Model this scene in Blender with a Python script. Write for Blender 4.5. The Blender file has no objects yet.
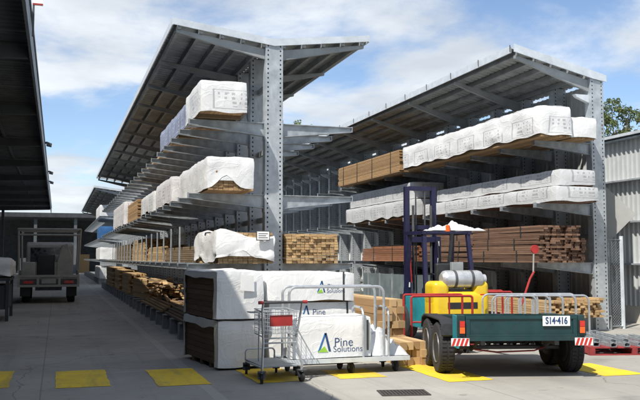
import bpy, bmesh, math, random
from mathutils import Vector, Matrix, noise
random.seed(7)
R = math.radians
SC = bpy.context.scene
COL = SC.collection

# ---------------------------------------------------------------- camera
cam_d = bpy.data.cameras.new('camera'); cam = bpy.data.objects.new('camera', cam_d); COL.objects.link(cam)
cam_d.sensor_width = 36; cam_d.lens = 45.0; cam_d.clip_end = 3000; cam_d.clip_start = 0.1
cam.location = (0, 0, 1.6); cam.rotation_euler = (R(90 + 4.147), 0, R(-18.154))
SC.camera = cam

# ---------------------------------------------------------------- sun direction (travel of light) and sky
SUN = Vector((0.555, 0.42, -1.0)).normalized()
elev = math.asin(-SUN.z); az = math.atan2(-SUN.x, -SUN.y)      # azimuth of the sun measured from +Y towards +X
sd = bpy.data.lights.new('sun', 'SUN'); sd.energy = 5.0; sd.angle = R(0.53); sd.color = (1.0, 0.955, 0.88)
so = bpy.data.objects.new('sun', sd); COL.objects.link(so); so.location = (-10, -10, 30)
so.rotation_euler = SUN.to_track_quat('-Z', 'Y').to_euler()
W = bpy.data.worlds.new('World'); SC.world = W; W.use_nodes = True
nt = W.node_tree; nt.nodes.clear()
def wn(t, **k):
    n = nt.nodes.new(t)
    for a, b in k.items(): setattr(n, a, b)
    return n
wl = nt.links.new
sky = wn('ShaderNodeTexSky', sky_type='NISHITA', sun_disc=False, sun_elevation=elev, sun_rotation=az, air_density=0.9, dust_density=0.15, ozone_density=3.0)
bg1 = wn('ShaderNodeBackground'); bg1.inputs['Strength'].default_value = 0.13; wl(sky.outputs[0], bg1.inputs[0])
tc = wn('ShaderNodeTexCoord'); sep = wn('ShaderNodeSeparateXYZ'); wl(tc.outputs['Generated'], sep.inputs[0])
zc = wn('ShaderNodeMath', operation='MAXIMUM'); wl(sep.outputs[2], zc.inputs[0]); zc.inputs[1].default_value = 0.0
za = wn('ShaderNodeMath', operation='ADD'); wl(zc.outputs[0], za.inputs[0]); za.inputs[1].default_value = 0.16
dx = wn('ShaderNodeMath', operation='DIVIDE'); wl(sep.outputs[0], dx.inputs[0]); wl(za.outputs[0], dx.inputs[1])
dy = wn('ShaderNodeMath', operation='DIVIDE'); wl(sep.outputs[1], dy.inputs[0]); wl(za.outputs[0], dy.inputs[1])
cmb = wn('ShaderNodeCombineXYZ'); wl(dx.outputs[0], cmb.inputs[0]); wl(dy.outputs[0], cmb.inputs[1]); cmb.inputs[2].default_value = 7.9
n1 = wn('ShaderNodeTexNoise'); n1.inputs['Scale'].default_value = 1.3; n1.inputs['Detail'].default_value = 9; n1.inputs['Roughness'].default_value = 0.56; n1.inputs['Distortion'].default_value = 0.25
wl(cmb.outputs[0], n1.inputs['Vector'])
cr = wn('ShaderNodeValToRGB'); cr.color_ramp.elements[0].position = 0.40; cr.color_ramp.elements[1].position = 0.565
cr.color_ramp.elements[0].color = (0.04, 0.04, 0.04, 1); cr.color_ramp.elements[1].color = (0.96, 0.96, 0.96, 1)
cr.color_ramp.interpolation = 'EASE'; wl(n1.outputs['Fac'], cr.inputs[0])
n2 = wn('ShaderNodeTexNoise'); n2.inputs['Scale'].default_value = 2.4; n2.inputs['Detail'].default_value = 6; wl(cmb.outputs[0], n2.inputs['Vector'])
cr2 = wn('ShaderNodeValToRGB'); cr2.color_ramp.elements[0].position = 0.35; cr2.color_ramp.elements[1].position = 0.65
cr2.color_ramp.elements[0].color = (0.56, 0.61, 0.67, 1); cr2.color_ramp.elements[1].color = (0.80, 0.84, 0.88, 1); wl(n2.outputs['Fac'], cr2.inputs[0])
bg2 = wn('ShaderNodeBackground'); bg2.inputs['Strength'].default_value = 0.93; wl(cr2.outputs[0], bg2.inputs[0])
mx = wn('ShaderNodeMixShader'); wl(cr.outputs[0], mx.inputs[0]); wl(bg1.outputs[0], mx.inputs[1]); wl(bg2.outputs[0], mx.inputs[2])
wo = wn('ShaderNodeOutputWorld'); wl(mx.outputs[0], wo.inputs[0])
SC.view_settings.view_transform = 'Standard'; SC.view_settings.look = 'None'; SC.view_settings.gamma = 1
SC.view_settings.use_curve_mapping = False; SC.view_settings.exposure = 0.36
SC.cycles.diffuse_bounces = 7

# ---------------------------------------------------------------- materials
M = {}
class NT:
    def __init__(s, name):
        s.m = bpy.data.materials.new(name); s.m.use_nodes = True; s.t = s.m.node_tree
        s.b = s.t.nodes['Principled BSDF']; s.t.nodes['Material Output'].location = (600, 0)
    def n(s, ty, ins=None, **k):
        q = s.t.nodes.new(ty)
        for a, b in k.items(): setattr(q, a, b)
        for a, b in (ins or {}).items():
            if hasattr(b, 'is_output'): s.t.links.new(b, q.inputs[a])
            else: q.inputs[a].default_value = b
        return q
    def math(s, op, a, b=0.0, c=0.0):
        return s.n('ShaderNodeMath', {0: a, 1: b, 2: c}, operation=op).outputs[0]
    def link(s, o, i): s.t.links.new(o, s.b.inputs[i])
    def coords(s, kind='Object', scale=(1, 1, 1)):
        t = s.n('ShaderNodeTexCoord')
        return s.n('ShaderNodeMapping', {'Vector': t.outputs[kind], 'Scale': scale}).outputs[0]
    def noise(s, vec, sc, det=5, rough=0.55):
        return s.n('ShaderNodeTexNoise', {'Vector': vec, 'Scale': sc, 'Detail': det, 'Roughness': rough}).outputs['Fac']
    def ramp(s, fac, p0, p1, c0=(0, 0, 0), c1=(1, 1, 1)):
        r = s.n('ShaderNodeValToRGB', {0: fac}); e = r.color_ramp.elements
        e[0].position, e[1].position = p0, p1; e[0].color, e[1].color = (*c0, 1), (*c1, 1)
        return r.outputs[0]
    def mix(s, fac, a, b, bt='MIX'):
        q = s.n('ShaderNodeMix', data_type='RGBA', blend_type=bt)
        for i, v in ((0, fac), (6, a), (7, b)):
            if hasattr(v, 'is_output'): s.t.links.new(v, q.inputs[i])
            else: q.inputs[i].default_value = v if i == 0 else (*v[:3], 1)
        return q.outputs[2]
    def bump(s, h, strength=0.3, dist=0.02):
        s.link(s.n('ShaderNodeBump', {'Height': h, 'Strength': strength, 'Distance': dist}).outputs[0], 'Normal')
def sc3(c, k): return tuple(min(1, x * k) for x in c)
def mat(name, col, rough=0.6, metal=0.0, sc=3.0, amt=0.25, bump=0.0, dirt=0.0, rnd=0.0, bsc=40, coat=0):
    q = NT(name); v = q.coords()
    c = q.mix(q.ramp(q.noise(v, sc), 0.3, 0.7), sc3(col, 1 - amt), sc3(col, 1 + amt))
    if dirt: c = q.mix(q.math('MULTIPLY', q.ramp(q.noise(v, sc * 2.3, 8, 0.7), 0.48, 0.72), dirt), c, (0.07, 0.055, 0.04))
    if rnd:
        oi = q.n('ShaderNodeObjectInfo').outputs['Random']; gi = q.n('ShaderNodeNewGeometry').outputs['Random Per Island']
        f = q.math('FRACT', q.math('ADD', oi, gi))
        c = q.mix(1.0, c, q.ramp(f, 0, 1, (1 - rnd,) * 3, (1 + rnd * 0.0,) * 3), 'MULTIPLY')
    q.link(c, 'Base Color'); q.b.inputs['Roughness'].default_value = rough; q.b.inputs['Metallic'].default_value = metal
    if coat: q.b.inputs['Coat Weight'].default_value = coat
    rr = q.ramp(q.noise(v, sc * 4), 0.3, 0.7, (max(0, rough - 0.12),) * 3, (min(1, rough + 0.12),) * 3); q.link(rr, 'Roughness')
    if bump: q.bump(q.noise(v, bsc, 4), bump, 0.01)
    M[name] = q.m; return q
def wood(name, c0, c1, rnd=0.35, sc=(9, 0.9, 9)):
    q = NT(name); v = q.coords('Object', sc)
    oi = q.n('ShaderNodeObjectInfo').outputs['Random']; gi = q.n('ShaderNodeNewGeometry').outputs['Random Per Island']
    f = q.math('FRACT', q.math('ADD', oi, gi))
    off = q.n('ShaderNodeVectorMath', {0: v, 1: q.n('ShaderNodeCombineXYZ', {0: q.math('MULTIPLY', f, 37.0), 1: q.math('MULTIPLY', f, 11.0)}).outputs[0]}, operation='ADD').outputs[0]
    g = q.noise(off, 3.0, 6, 0.6)
    c = q.mix(q.ramp(g, 0.3, 0.72), c0, c1)
    c = q.mix(1.0, c, q.ramp(f, 0, 1, (1 - rnd, 1 - rnd * 1.05, 1 - rnd * 1.1), (1.0, 1.0, 1.0)), 'MULTIPLY')
    q.link(c, 'Base Color'); q.b.inputs['Roughness'].default_value = 0.8; q.bump(g, 0.25, 0.004)
    M[name] = q.m
mat('galv', (0.36, 0.39, 0.41), 0.5, 0.35, 5, 0.32, 0.05, 0.10)
mat('galv_dull', (0.29, 0.31, 0.315), 0.6, 0.2, 2.5, 0.25, 0.05, 0.15)
mat('galv_bright', (0.60, 0.64, 0.67), 0.45, 0.25, 4, 0.15)
mat('roof_sheet', (0.36, 0.38, 0.375), 0.6, 0.05, 1.5, 0.25, 0, 0.25, rnd=0.18)
mat('clad_sheet', (0.58, 0.60, 0.59), 0.6, 0.0, 1.2, 0.22, 0, 0.2, rnd=0.2)
mat('zinc_wall', (0.50, 0.515, 0.51), 0.5, 0.1, 1.2, 0.12, 0, 0.05, rnd=0.08)
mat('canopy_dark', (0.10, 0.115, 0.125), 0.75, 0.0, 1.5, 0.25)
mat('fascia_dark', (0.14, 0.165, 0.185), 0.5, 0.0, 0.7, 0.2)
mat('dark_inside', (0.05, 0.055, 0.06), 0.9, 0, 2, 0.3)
mat('rubber', (0.022, 0.022, 0.024), 0.85, 0, 12, 0.3, 0.3, 0.12)
mat('black', (0.02, 0.021, 0.023), 0.55, 0, 5, 0.3)
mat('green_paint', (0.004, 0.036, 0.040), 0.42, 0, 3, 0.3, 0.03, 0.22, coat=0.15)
mat('teal_and_sunlit_green', (0.02, 0.23, 0.27), 0.45, 0, 3, 0.2, 0.03, 0.1)
mat('yellow_body', (0.72, 0.50, 0.02), 0.4, 0, 3, 0.12, 0.02, 0.10, coat=0.2)
mat('purple_paint', (0.013, 0.012, 0.048), 0.45, 0, 4, 0.3, 0.03, 0.12)
mat('red_paint', (0.36, 0.024, 0.02), 0.5, 0, 5, 0.25, 0.03, 0.15)
mat('red_dull', (0.27, 0.030, 0.030), 0.7, 0, 6, 0.35, 0.1, 0.3)
mat('orange_lens', (0.85, 0.13, 0.02), 0.25, 0, 9, 0.1)
mat('red_lens', (0.55, 0.03, 0.02), 0.25, 0, 9, 0.1)
mat('white_paint', (0.72, 0.72, 0.70), 0.5, 0, 3, 0.12, 0, 0.1)
mat('white_matte', (0.82, 0.82, 0.80), 0.6, 0, 3, 0.04)
mat('cream_and_shaded_white', (0.36, 0.35, 0.32), 0.5, 0, 3, 0.12, 0, 0.12)  # on the truck, white darkened: canopy shade put into the colour
mat('silver', (0.62, 0.63, 0.63), 0.38, 0.6, 6, 0.15, 0.02, 0.06)
mat('chrome_tube', (0.50, 0.52, 0.54), 0.38, 0.55, 8, 0.15)
mat('steel_dark', (0.09, 0.09, 0.095), 0.55, 0.3, 5, 0.3, 0, 0.2)
mat('ink', (0.035, 0.045, 0.06), 0.6, 0, 9, 0.2)
mat('ink_blue', (0.03, 0.14, 0.36), 0.55, 0, 9, 0.1)
mat('ink_navy', (0.025, 0.06, 0.16), 0.55, 0, 9, 0.1)
mat('ink_green', (0.30, 0.55, 0.05), 0.55, 0, 9, 0.1)
mat('strap', (0.03, 0.035, 0.035), 0.5, 0, 9, 0.2)
mat('blue_tarp', (0.03, 0.12, 0.30), 0.55, 0, 2, 0.3)
mat('grey_sign', (0.36, 0.36, 0.345), 0.55, 0.1, 2, 0.08)
mat('crate_grey', (0.14, 0.17, 0.18), 0.65, 0, 2, 0.25, 0, 0.2)
mat('plinth', (0.56, 0.53, 0.46), 0.85, 0, 2, 0.1, 0.1, 0.06)
mat('glass_dark', (0.02, 0.025, 0.03), 0.08, 0, 2, 0.1)
mat('bark', (0.16, 0.12, 0.09), 0.9, 0, 9, 0.4, 0.4)
mat('rim_grey', (0.16, 0.16, 0.16), 0.5, 0.3, 5, 0.3, 0, 0.3)
mat('rust_iron', (0.07, 0.06, 0.055), 0.75, 0.3, 12, 0.3, 0.2, 0.3)
wood('pine', (0.64, 0.45, 0.235), (0.48, 0.315, 0.15), 0.42)
wood('pine_orange', (0.50, 0.325, 0.16), (0.36, 0.215, 0.10), 0.4)
wood('hardwood', (0.29, 0.175, 0.115), (0.18, 0.10, 0.065), 0.55)
wood('redwood', (0.36, 0.165, 0.085), (0.24, 0.10, 0.05), 0.35)
wood('brown_wood', (0.22, 0.145, 0.105), (0.145, 0.092, 0.066), 0.35)
wood('aged_wood', (0.25, 0.18, 0.105), (0.15, 0.105, 0.06), 0.4)
def leafmat(name, a, b):
    q = NT(name); oi = q.n('ShaderNodeNewGeometry').outputs['Random Per Island']
    q.link(q.ramp(oi, 0, 1, a, b), 'Base Color'); q.b.inputs['Roughness'].default_value = 0.6; M[name] = q.m
leafmat('leaf', (0.045, 0.075, 0.022), (0.13, 0.16, 0.05)); leafmat('leaf_pale', (0.07, 0.095, 0.035), (0.16, 0.17, 0.08))
# perforated upright: punched slots in two rows near the edges of the wide faces
q = NT('perforated'); v = q.coords(); s = q.n('ShaderNodeSeparateXYZ', {0: v})
g = q.mix(q.ramp(q.noise(v, 6), 0.3, 0.7), (0.34, 0.37, 0.39), (0.52, 0.555, 0.58))
g = q.mix(q.math('MULTIPLY', q.ramp(q.noise(q.coords('Object', (7, 7, 1.2)), 1.2, 6), 0.56, 0.7), 0.4), g, (0.68, 0.71, 0.73))
ax = q.math('SUBTRACT', q.math('ABSOLUTE', s.outputs[0]), 0.122)
fz = q.math('MULTIPLY', q.math('SUBTRACT', q.math('FRACT', q.math('MULTIPLY', s.outputs[2], 11.2)), 0.5), 1 / 11.2)
rr = q.math('SQRT', q.math('ADD', q.math('MULTIPLY', ax, ax), q.math('MULTIPLY', q.math('MULTIPLY', fz, fz), 0.7)))
hole = q.math('LESS_THAN', rr, 0.0155)
q.link(q.mix(hole, g, (0.012, 0.013, 0.014)), 'Base Color'); q.b.inputs['Roughness'].default_value = 0.5; q.link(q.math('MULTIPLY', q.math('SUBTRACT', 1.0, hole), 0.35), 'Metallic')
M['perforated'] = q.m
# concrete yard
q = NT('concrete'); v = q.coords()
c = q.mix(q.ramp(q.noise(v, 0.35, 6), 0.3, 0.7), (0.265, 0.247, 0.213), (0.40, 0.380, 0.338))
c = q.mix(q.math('MULTIPLY', q.ramp(q.noise(v, 1.7, 9, 0.68), 0.45, 0.75), 0.35), c, (0.19, 0.187, 0.178))
c = q.mix(q.math('MULTIPLY', q.ramp(q.noise(q.coords('Object', (1.3, 0.05, 1)), 1.0, 5), 0.52, 0.68), 0.30), c, (0.17, 0.17, 0.168))
c = q.mix(q.math('MULTIPLY', q.ramp(q.noise(v, 0.9, 4), 0.60, 0.72), 0.6), c, (0.12, 0.115, 0.105))
c = q.mix(q.math('MULTIPLY', q.ramp(q.noise(v, 4.5, 5, 0.6), 0.64, 0.70), 0.5), c, (0.11, 0.105, 0.098))
c = q.mix(q.math('MULTIPLY', q.ramp(q.noise(q.coords('Object', (3.2, 0.12, 1)), 1.0, 6, 0.65), 0.56, 0.66), 0.28), c, (0.15, 0.145, 0.135))
vk = q.n('ShaderNodeTexVoronoi', {'Vector': q.n('ShaderNodeVectorMath', {0: v, 1: q.n('ShaderNodeTexNoise', {'Vector': v, 'Scale': 1.1, 'Detail': 5}).outputs['Color']}, operation='ADD').outputs[0], 'Scale': 0.23}, feature='DISTANCE_TO_EDGE').outputs['Distance']
c = q.mix(q.math('MULTIPLY', q.math('LESS_THAN', vk, 0.0022), 0.6), c, (0.09, 0.085, 0.08))
c = q.mix(q.math('MULTIPLY', q.noise(v, 60, 3), 0.35), c, (0.22, 0.22, 0.21))
s = q.n('ShaderNodeSeparateXYZ', {0: v})
def joint(o, per, off):
    d = q.math('ABSOLUTE', q.math('SUBTRACT', q.math('FRACT', q.math('MULTIPLY', q.math('ADD', o, off), 1 / per)), 0.5))
    return q.math('LESS_THAN', d, 0.010 / per)
j = q.math('MAXIMUM', joint(s.outputs[0], 5.2, 2.75), joint(s.outputs[1], 6.0, 1.2))
c = q.mix(q.math('MULTIPLY', j, 0.45), c, (0.10, 0.10, 0.095))
bd = q.math('LESS_THAN', q.math('ABSOLUTE', q.math('SUBTRACT', q.math('ADD', s.outputs[0], q.math('MULTIPLY', q.noise(v, 0.5, 2), 0.12)), 1.86)), 0.07)
c = q.mix(q.math('MULTIPLY', bd, 0.28), c, (0.50, 0.48, 0.44))
q.link(c, 'Base Color'); q.link(q.ramp(q.noise(v, 3), 0.3, 0.7, (0.7,) * 3, (0.92,) * 3), 'Roughness'); q.bump(q.noise(v, 45, 6), 0.35, 0.008)
M['concrete'] = q.m
q = NT('yellow_line'); v = q.coords()
w = q.ramp(q.noise(v, 14, 9, 0.7), 0.40, 0.60); w2 = q.ramp(q.noise(v, 2.2, 5), 0.35, 0.7)
c = q.mix(w2, (0.80, 0.55, 0.015), (0.66, 0.45, 0.03)); c = q.mix(q.math('MULTIPLY', q.ramp(q.noise(v, 9, 9, 0.75), 0.54, 0.66), 0.75), c, (0.27, 0.25, 0.20))
c = q.mix(q.math('MULTIPLY', q.ramp(q.noise(q.coords('Object', (2.2, 0.25, 1)), 1.3, 6, 0.6), 0.50, 0.66), 0.45), c, (0.20, 0.17, 0.09))
q.link(c, 'Base Color'); q.b.inputs['Roughness'].default_value = 0.75; q.bump(q.noise(v, 45, 6), 0.3, 0.006); M['yellow_line'] = q.m
# plastic wrap, plain and printed
def wrapmat(name, col, printed=None, rough=0.33, bmp=0.42):
    q = NT(name); v = q.coords()
    c = q.mix(q.ramp(q.noise(v, 1.6, 5), 0.35, 0.7), col, sc3(col, 0.86))
    if printed:
        bsx, ink, amt = printed
        s = q.n('ShaderNodeSeparateXYZ', {0: v}); h = q.math('ADD', s.outputs[0], s.outputs[1])
        vv = q.n('ShaderNodeCombineXYZ', {0: h, 1: s.outputs[2]}).outputs[0]
        cu = q.math('SUBTRACT', q.math('FRACT', q.math('MULTIPLY', h, bsx * 0.62)), 0.5); cv = q.math('SUBTRACT', q.math('FRACT', q.math('ADD', q.math('MULTIPLY', s.outputs[2], 1.75), 0.05)), 0.5)
        bu = q.math('SUBTRACT', q.math('ABSOLUTE', cu), 0.33); bv = q.math('SUBTRACT', q.math('ABSOLUTE', cv), 0.30)
        dd = q.math('MAXIMUM', bu, bv); k = q.math('MULTIPLY', q.math('LESS_THAN', q.math('ABSOLUTE', dd), 0.014), q.ramp(q.noise(v, 1.7, 2), 0.36, 0.42))
        rows = q.math('LESS_THAN', q.math('FRACT', q.math('MULTIPLY', cv, 7.0)), 0.55)
        k2 = q.math('MULTIPLY', q.math('MULTIPLY', rows, q.math('LESS_THAN', dd, -0.06)), q.ramp(q.noise(q.coords('Object', (14, 14, 3)), 1.0, 1), 0.52, 0.56))
        c = q.mix(q.math('MULTIPLY', q.math('MAXIMUM', k, k2), amt), c, ink)
    q.link(c, 'Base Color'); q.b.inputs['Roughness'].default_value = rough
    d = q.n('ShaderNodeTexNoise', {'Vector': q.coords('Object', (1.0, 1.0, 0.5)), 'Scale': 4.0, 'Detail': 5, 'Roughness': 0.55, 'Distortion': 2.2}).outputs['Fac']
    e = q.math('ABSOLUTE', q.math('SUBTRACT', q.n('ShaderNodeTexNoise', {'Vector': q.coords('Object', (1.0, 0.6, 1.5)), 'Scale': 2.6, 'Detail': 3, 'Roughness': 0.5, 'Distortion': 1.0}).outputs['Fac'], 0.5))
    q.bump(q.math('ADD', d, q.math('MULTIPLY', q.math('MINIMUM', e, 0.05), -4.0)), bmp, 0.022)
    M[name] = q.m
wrapmat('wrap', (0.80, 0.80, 0.79)); wrapmat('wrap_print', (0.78, 0.78, 0.77), (1.25, (0.16, 0.17, 0.19), 0.5))
wrapmat('wrap_blue_shaded', (0.26, 0.29, 0.42), (2.6, (0.55, 0.56, 0.62), 0.9)); wrapmat('wrap_grey', (0.60, 0.61, 0.61), (0.9, (0.18, 0.18, 0.20), 0.5))  # blue wrap darkened, shade on that pack is put into its colour
wrapmat('wrap_red', (0.76, 0.74, 0.74), (1.9, (0.28, 0.12, 0.14), 0.55)); wrapmat('film', (0.82, 0.84, 0.86), None, 0.2)
M['film'].node_tree.nodes['Principled BSDF'].inputs['Transmission Weight'].default_value = 0.12

# ---------------------------------------------------------------- mesh helpers
def rotz(a): return Matrix.Rotation(a, 3, 'Z')
class MB:
    def __init__(s): s.v = []; s.f = []
    def add(s, vs, fs):
        o = len(s.v); s.v += [tuple(p) for p in vs]; s.f += [tuple(i + o for i in f) for f in fs]; return s
    def box(s, x0, x1, y0, y1, z0, z1):
        return s.add([(x0, y0, z0), (x1, y0, z0), (x1, y1, z0), (x0, y1, z0), (x0, y0, z1), (x1, y0, z1), (x1, y1, z1), (x0, y1, z1)],
                     [(0, 3, 2, 1), (4, 5, 6, 7), (0, 1, 5, 4), (1, 2, 6, 5), (2, 3, 7, 6), (3, 0, 4, 7)])
    def obox(s, c, h, m=None):
        m = m or Matrix.Identity(3); c = Vector(c)
        P = [c + m @ Vector((sx * h[0], sy * h[1], sz * h[2])) for sz in (-1, 1) for sx, sy in ((-1, -1), (1, -1), (1, 1), (-1, 1))]
        return s.add(P, [(0, 3, 2, 1), (4, 5, 6, 7), (0, 1, 5, 4), (1, 2, 6, 5), (2, 3, 7, 6), (3, 0, 4, 7)])
    def beam(s, a, b, w, h, up=(0, 0, 1)):
        a, b = Vector(a), Vector(b); d = b - a; L = d.length; d.normalize(); u = Vector(up)
        if abs(d.dot(u)) > 0.98: u = Vector((0, 1, 0))
        r = d.cross(u).normalized(); u = r.cross(d)
        return s.obox((a + b) / 2, (w / 2, L / 2, h / 2), Matrix((r, d, u)).transposed())
    def prism(s, poly, ax, a0, a1):          # poly in the other two axes, extruded along axis ax
        def pt(p, a):
            q = [0, 0, 0]; o = [i for i in range(3) if i != ax]; q[o[0]], q[o[1]] = p; q[ax] = a; return q
        n = len(poly); vs = [pt(p, a0) for p in poly] + [pt(p, a1) for p in poly]
        return s.add(vs, [tuple(range(n)), tuple(range(2 * n - 1, n - 1, -1))] + [(i, i + n, (i + 1) % n + n, (i + 1) % n) for i in range(n)])
    def tube(s, pts, r, n=8, closed=False, radii=None):
        P = [Vector(p) for p in pts]; k = len(P); rings = []; prev = None
        for i, p in enumerate(P):
            t = ((P[(i + 1) % k] if (closed or i < k - 1) else p) - (P[i - 1] if (closed or i > 0) else p)).normalized()
            if prev is None:
                u = t.orthogonal().normalized()
            else:
                u = (prev - t * prev.dot(t)); u = u.normalized() if u.length > 1e-5 else t.orthogonal().normalized()
            prev = u; w = t.cross(u); rad = radii[i] if radii else r
            rings.append([p + (u * math.cos(2 * math.pi * j / n) + w * math.sin(2 * math.pi * j / n)) * rad for j in range(n)])
        vs = [q for rg in rings for q in rg]; fs = []
        for i in range(k if closed else k - 1):
            a, b = i * n, ((i + 1) % k) * n
            fs += [(a + j, a + (j + 1) % n, b + (j + 1) % n, b + j) for j in range(n)]
        if not closed: fs += [tuple(range(n - 1, -1, -1)), tuple(range((k - 1) * n, k * n))]
        return s.add(vs, fs)
    def cyl(s, a, b, r, n=14, r1=None): return s.tube([a, b], r, n, radii=[r, r if r1 is None else r1])
    def lathe(s, prof, o, axis, n=20):       # prof: list of (r, h) along axis from o
        o = Vector(o); t = Vector(axis).normalized(); u = t.orthogonal().normalized(); w = t.cross(u); vs = []; fs = []
        for r, h in prof:
            vs += [o + t * h + (u * math.cos(2 * math.pi * j / n) + w * math.sin(2 * math.pi * j / n)) * max(r, 1e-4) for j in range(n)]
        for i in range(len(prof) - 1):
            a, b = i * n, (i + 1) * n; fs += [(a + j, a + (j + 1) % n, b + (j + 1) % n, b + j) for j in range(n)]
        fs += [tuple(range(n - 1, -1, -1)), tuple(range((len(prof) - 1) * n, len(prof) * n))]
        return s.add(vs, fs)
    def mesh(s, name, m, smooth=False, ang=35):
        me = bpy.data.meshes.new(name); me.from_pydata(s.v, [], s.f); me.update()
        bm = bmesh.new(); bm.from_mesh(me); bmesh.ops.recalc_face_normals(bm, faces=bm.faces); bm.to_mesh(me); bm.free()
        if smooth:
            me.polygons.foreach_set('use_smooth', [True] * len(me.polygons)); me.set_sharp_from_angle(angle=R(ang))
        me.materials.append(M[m]); return me
    def build(s, name, m, parent=None, loc=(0, 0, 0), rz=0, smooth=False, bevel=0):
        o = inst(name, s.mesh(name, m, smooth), parent, loc, rz)
        if bevel:
            b = o.modifiers.new('bevel', 'BEVEL'); b.width = bevel; b.segments = 2; b.limit_method = 'ANGLE'; b.angle_limit = R(40)
        return o
def inst(name, me, parent=None, loc=(0, 0, 0), rz=0, rot=None, scale=None):
    o = bpy.data.objects.new(name, me); COL.objects.link(o); o.location = loc
    o.rotation_euler = rot if rot else (0, 0, rz)
    if scale: o.scale = scale
    if parent is not None: o.parent = parent
    return o
def tag(o, label=None, cat=None, group=None, kind=None):
    if label: o['label'] = label
    if cat: o['category'] = cat
    if group: o['group'] = group
    if kind: o['kind'] = kind
    return o
def thing(name, label, cat, loc=(0, 0, 0), rz=0, group=None):
    return tag(inst(name, None, None, loc, rz), label, cat, group)
def arc(c, r, a0, a1, n, u, w):
    c, u, w = Vector(c), Vector(u), Vector(w)
    return [c + (u * math.cos(a0 + (a1 - a0) * i / n) + w * math.sin(a0 + (a1 - a0) * i / n)) * r for i in range(n + 1)]
def hoop(p0, p1, z0, z1, r):                 # inverted U of tube from p0 to p1 (xy), rounded top corners
    a, b = Vector((*p0, 0)), Vector((*p1, 0)); d = (b - a).normalized(); up = Vector((0, 0, 1)); r = min(r, (b - a).length / 2 - 1e-3)
    pts = [a + up * z0]
    pts += arc(a + d * r + up * (z1 - r), r, 0, math.pi / 2, 6, -d, up)
    pts += arc(b - d * r + up * (z1 - r), r, 0, math.pi / 2, 6, up, d)
    pts += [b + up * z0]; return pts
def ribbed(length, width, rib=0.19, depth=0.03, t=0.0):  # trapezoid sheet in xy: ribs run along x, profile along y, closed with thickness
    pr = []; n = max(1, round(width / rib)); p = width / n
    for i in range(n): pr += [(i * p, 0), (i * p + p * 0.55, 0), (i * p + p * 0.66, depth), (i * p + p * 0.89, depth)]
    pr.append((width, 0)); return pr
def sheet_mesh(name, m, length, width, rib=0.19, depth=0.03, t=0.0015):
    pr = ribbed(length, width, rib, depth); b = MB(); k = len(pr); vs = []
    for x in (0, length): vs += [(x, y, z + t) for y, z in pr] + [(x, y, z - t) for y, z in pr]
    fs = []
    for i in range(k - 1):
        fs += [(i, i + 1, 2 * k + i + 1, 2 * k + i), (k + i, 3 * k + i, 3 * k + i + 1, k + i + 1), (i, k + i, k + i + 1, i + 1), (2 * k + i, 2 * k + i + 1, 3 * k + i + 1, 3 * k + i)]
    fs += [(0, 2 * k, 3 * k, k), (k - 1, 2 * k - 1, 4 * k - 1, 3 * k - 1)]
    return b.add(vs, fs).mesh(name, m)
def text_mesh(body, size, m, bold=0.0, al='CENTER'):
    cu = bpy.data.curves.new('lettering', 'FONT'); cu.body = body; cu.size = size; cu.extrude = 0.0015; cu.align_x = al; cu.align_y = 'CENTER'; cu.offset = bold
    o = bpy.data.objects.new('lettering', cu); COL.objects.link(o); dg = bpy.context.evaluated_depsgraph_get()
    me = bpy.data.meshes.new_from_object(o.evaluated_get(dg)); bpy.data.objects.remove(o); me.materials.clear(); me.materials.append(M[m]); return me
FRONT = (R(90), 0, 0)                         # lettering upright, facing -Y

# ---------------------------------------------------------------- ground
b = MB(); b.add([(-400, -60, 0), (400, -60, 0), (400, 900, 0), (-400, 900, 0)], [(0, 1, 2, 3)])
ground = tag(b.build('concrete_yard', 'concrete'), 'grey stained concrete yard', None, None, 'structure')
def blob_rect(x0, x1, y0, y1, z, seed):       # painted bar with slightly uneven edges
    pts = []; n = 14
    for (ax, ay), (bx, by) in (((x0, y0), (x1, y0)), ((x1, y0), (x1, y1)), ((x1, y1), (x0, y1)), ((x0, y1), (x0, y0))):
        for i in range(n):
            t = i / n; q = Vector((ax + (bx - ax) * t, ay + (by - ay) * t, 0)); k = noise.noise(q * 5 + Vector((seed * 9.1, 0, 0))) * 0.022
            pts.append((q.x + k, q.y + noise.noise(q * 5 + Vector((0, seed * 7.7, 3))) * 0.022, z))
    return MB().add(pts, [tuple(range(len(pts)))])
for i, xc in enumerate((-0.87, 0.35, 1.57, 2.80, 3.94, 5.18, 7.42)):
    yc = 11.32 - 0.20 * xc; hl = (0.78, 0.78, 0.78, 0.66, 0.42, 0.85, 0.6)[i]
    blob_rect(xc - 0.33, xc + 0.33, yc - hl, yc + hl, 0.004, i).build('painted_bar', 'yellow_line', ground)

# ---------------------------------------------------------------- racks
ARM_L, LV = 1.42, (1.5, 2.8, 4.18)
def arm_mesh(L=ARM_L):
    b = MB(); w = 0.055
    b.prism([(0, -0.012), (-L, -0.012), (-L, -0.085), (0, -0.25)], 1, -0.008, 0.008)
    b.box(-L, 0, -w, w, -0.012, 0)
    b.prism([(0, -0.25), (-L, -0.085), (-L, -0.097), (0, -0.262)], 1, -w, w)
    b.box(-L - 0.012, -L, -w, w, -0.097, 0.012); b.box(0, 0.012, -0.09, 0.09, -0.33, 0.06)
    return b.mesh('arm', 'galv')
def column_mesh(h):
    b = MB(); b.box(-0.172, 0.172, -0.10, -0.085, 0, h); b.box(-0.172, 0.172, 0.085, 0.10, 0, h)
    b.box(-0.172, -0.160, -0.085, 0.085, 0, h); b.box(0.160, 0.172, -0.085, 0.085, 0, h)
    b.box(-0.16, 0.16, -0.085, 0.085, h - 0.02, h - 0.005)
    return b.mesh('column', 'perforated')
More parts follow.
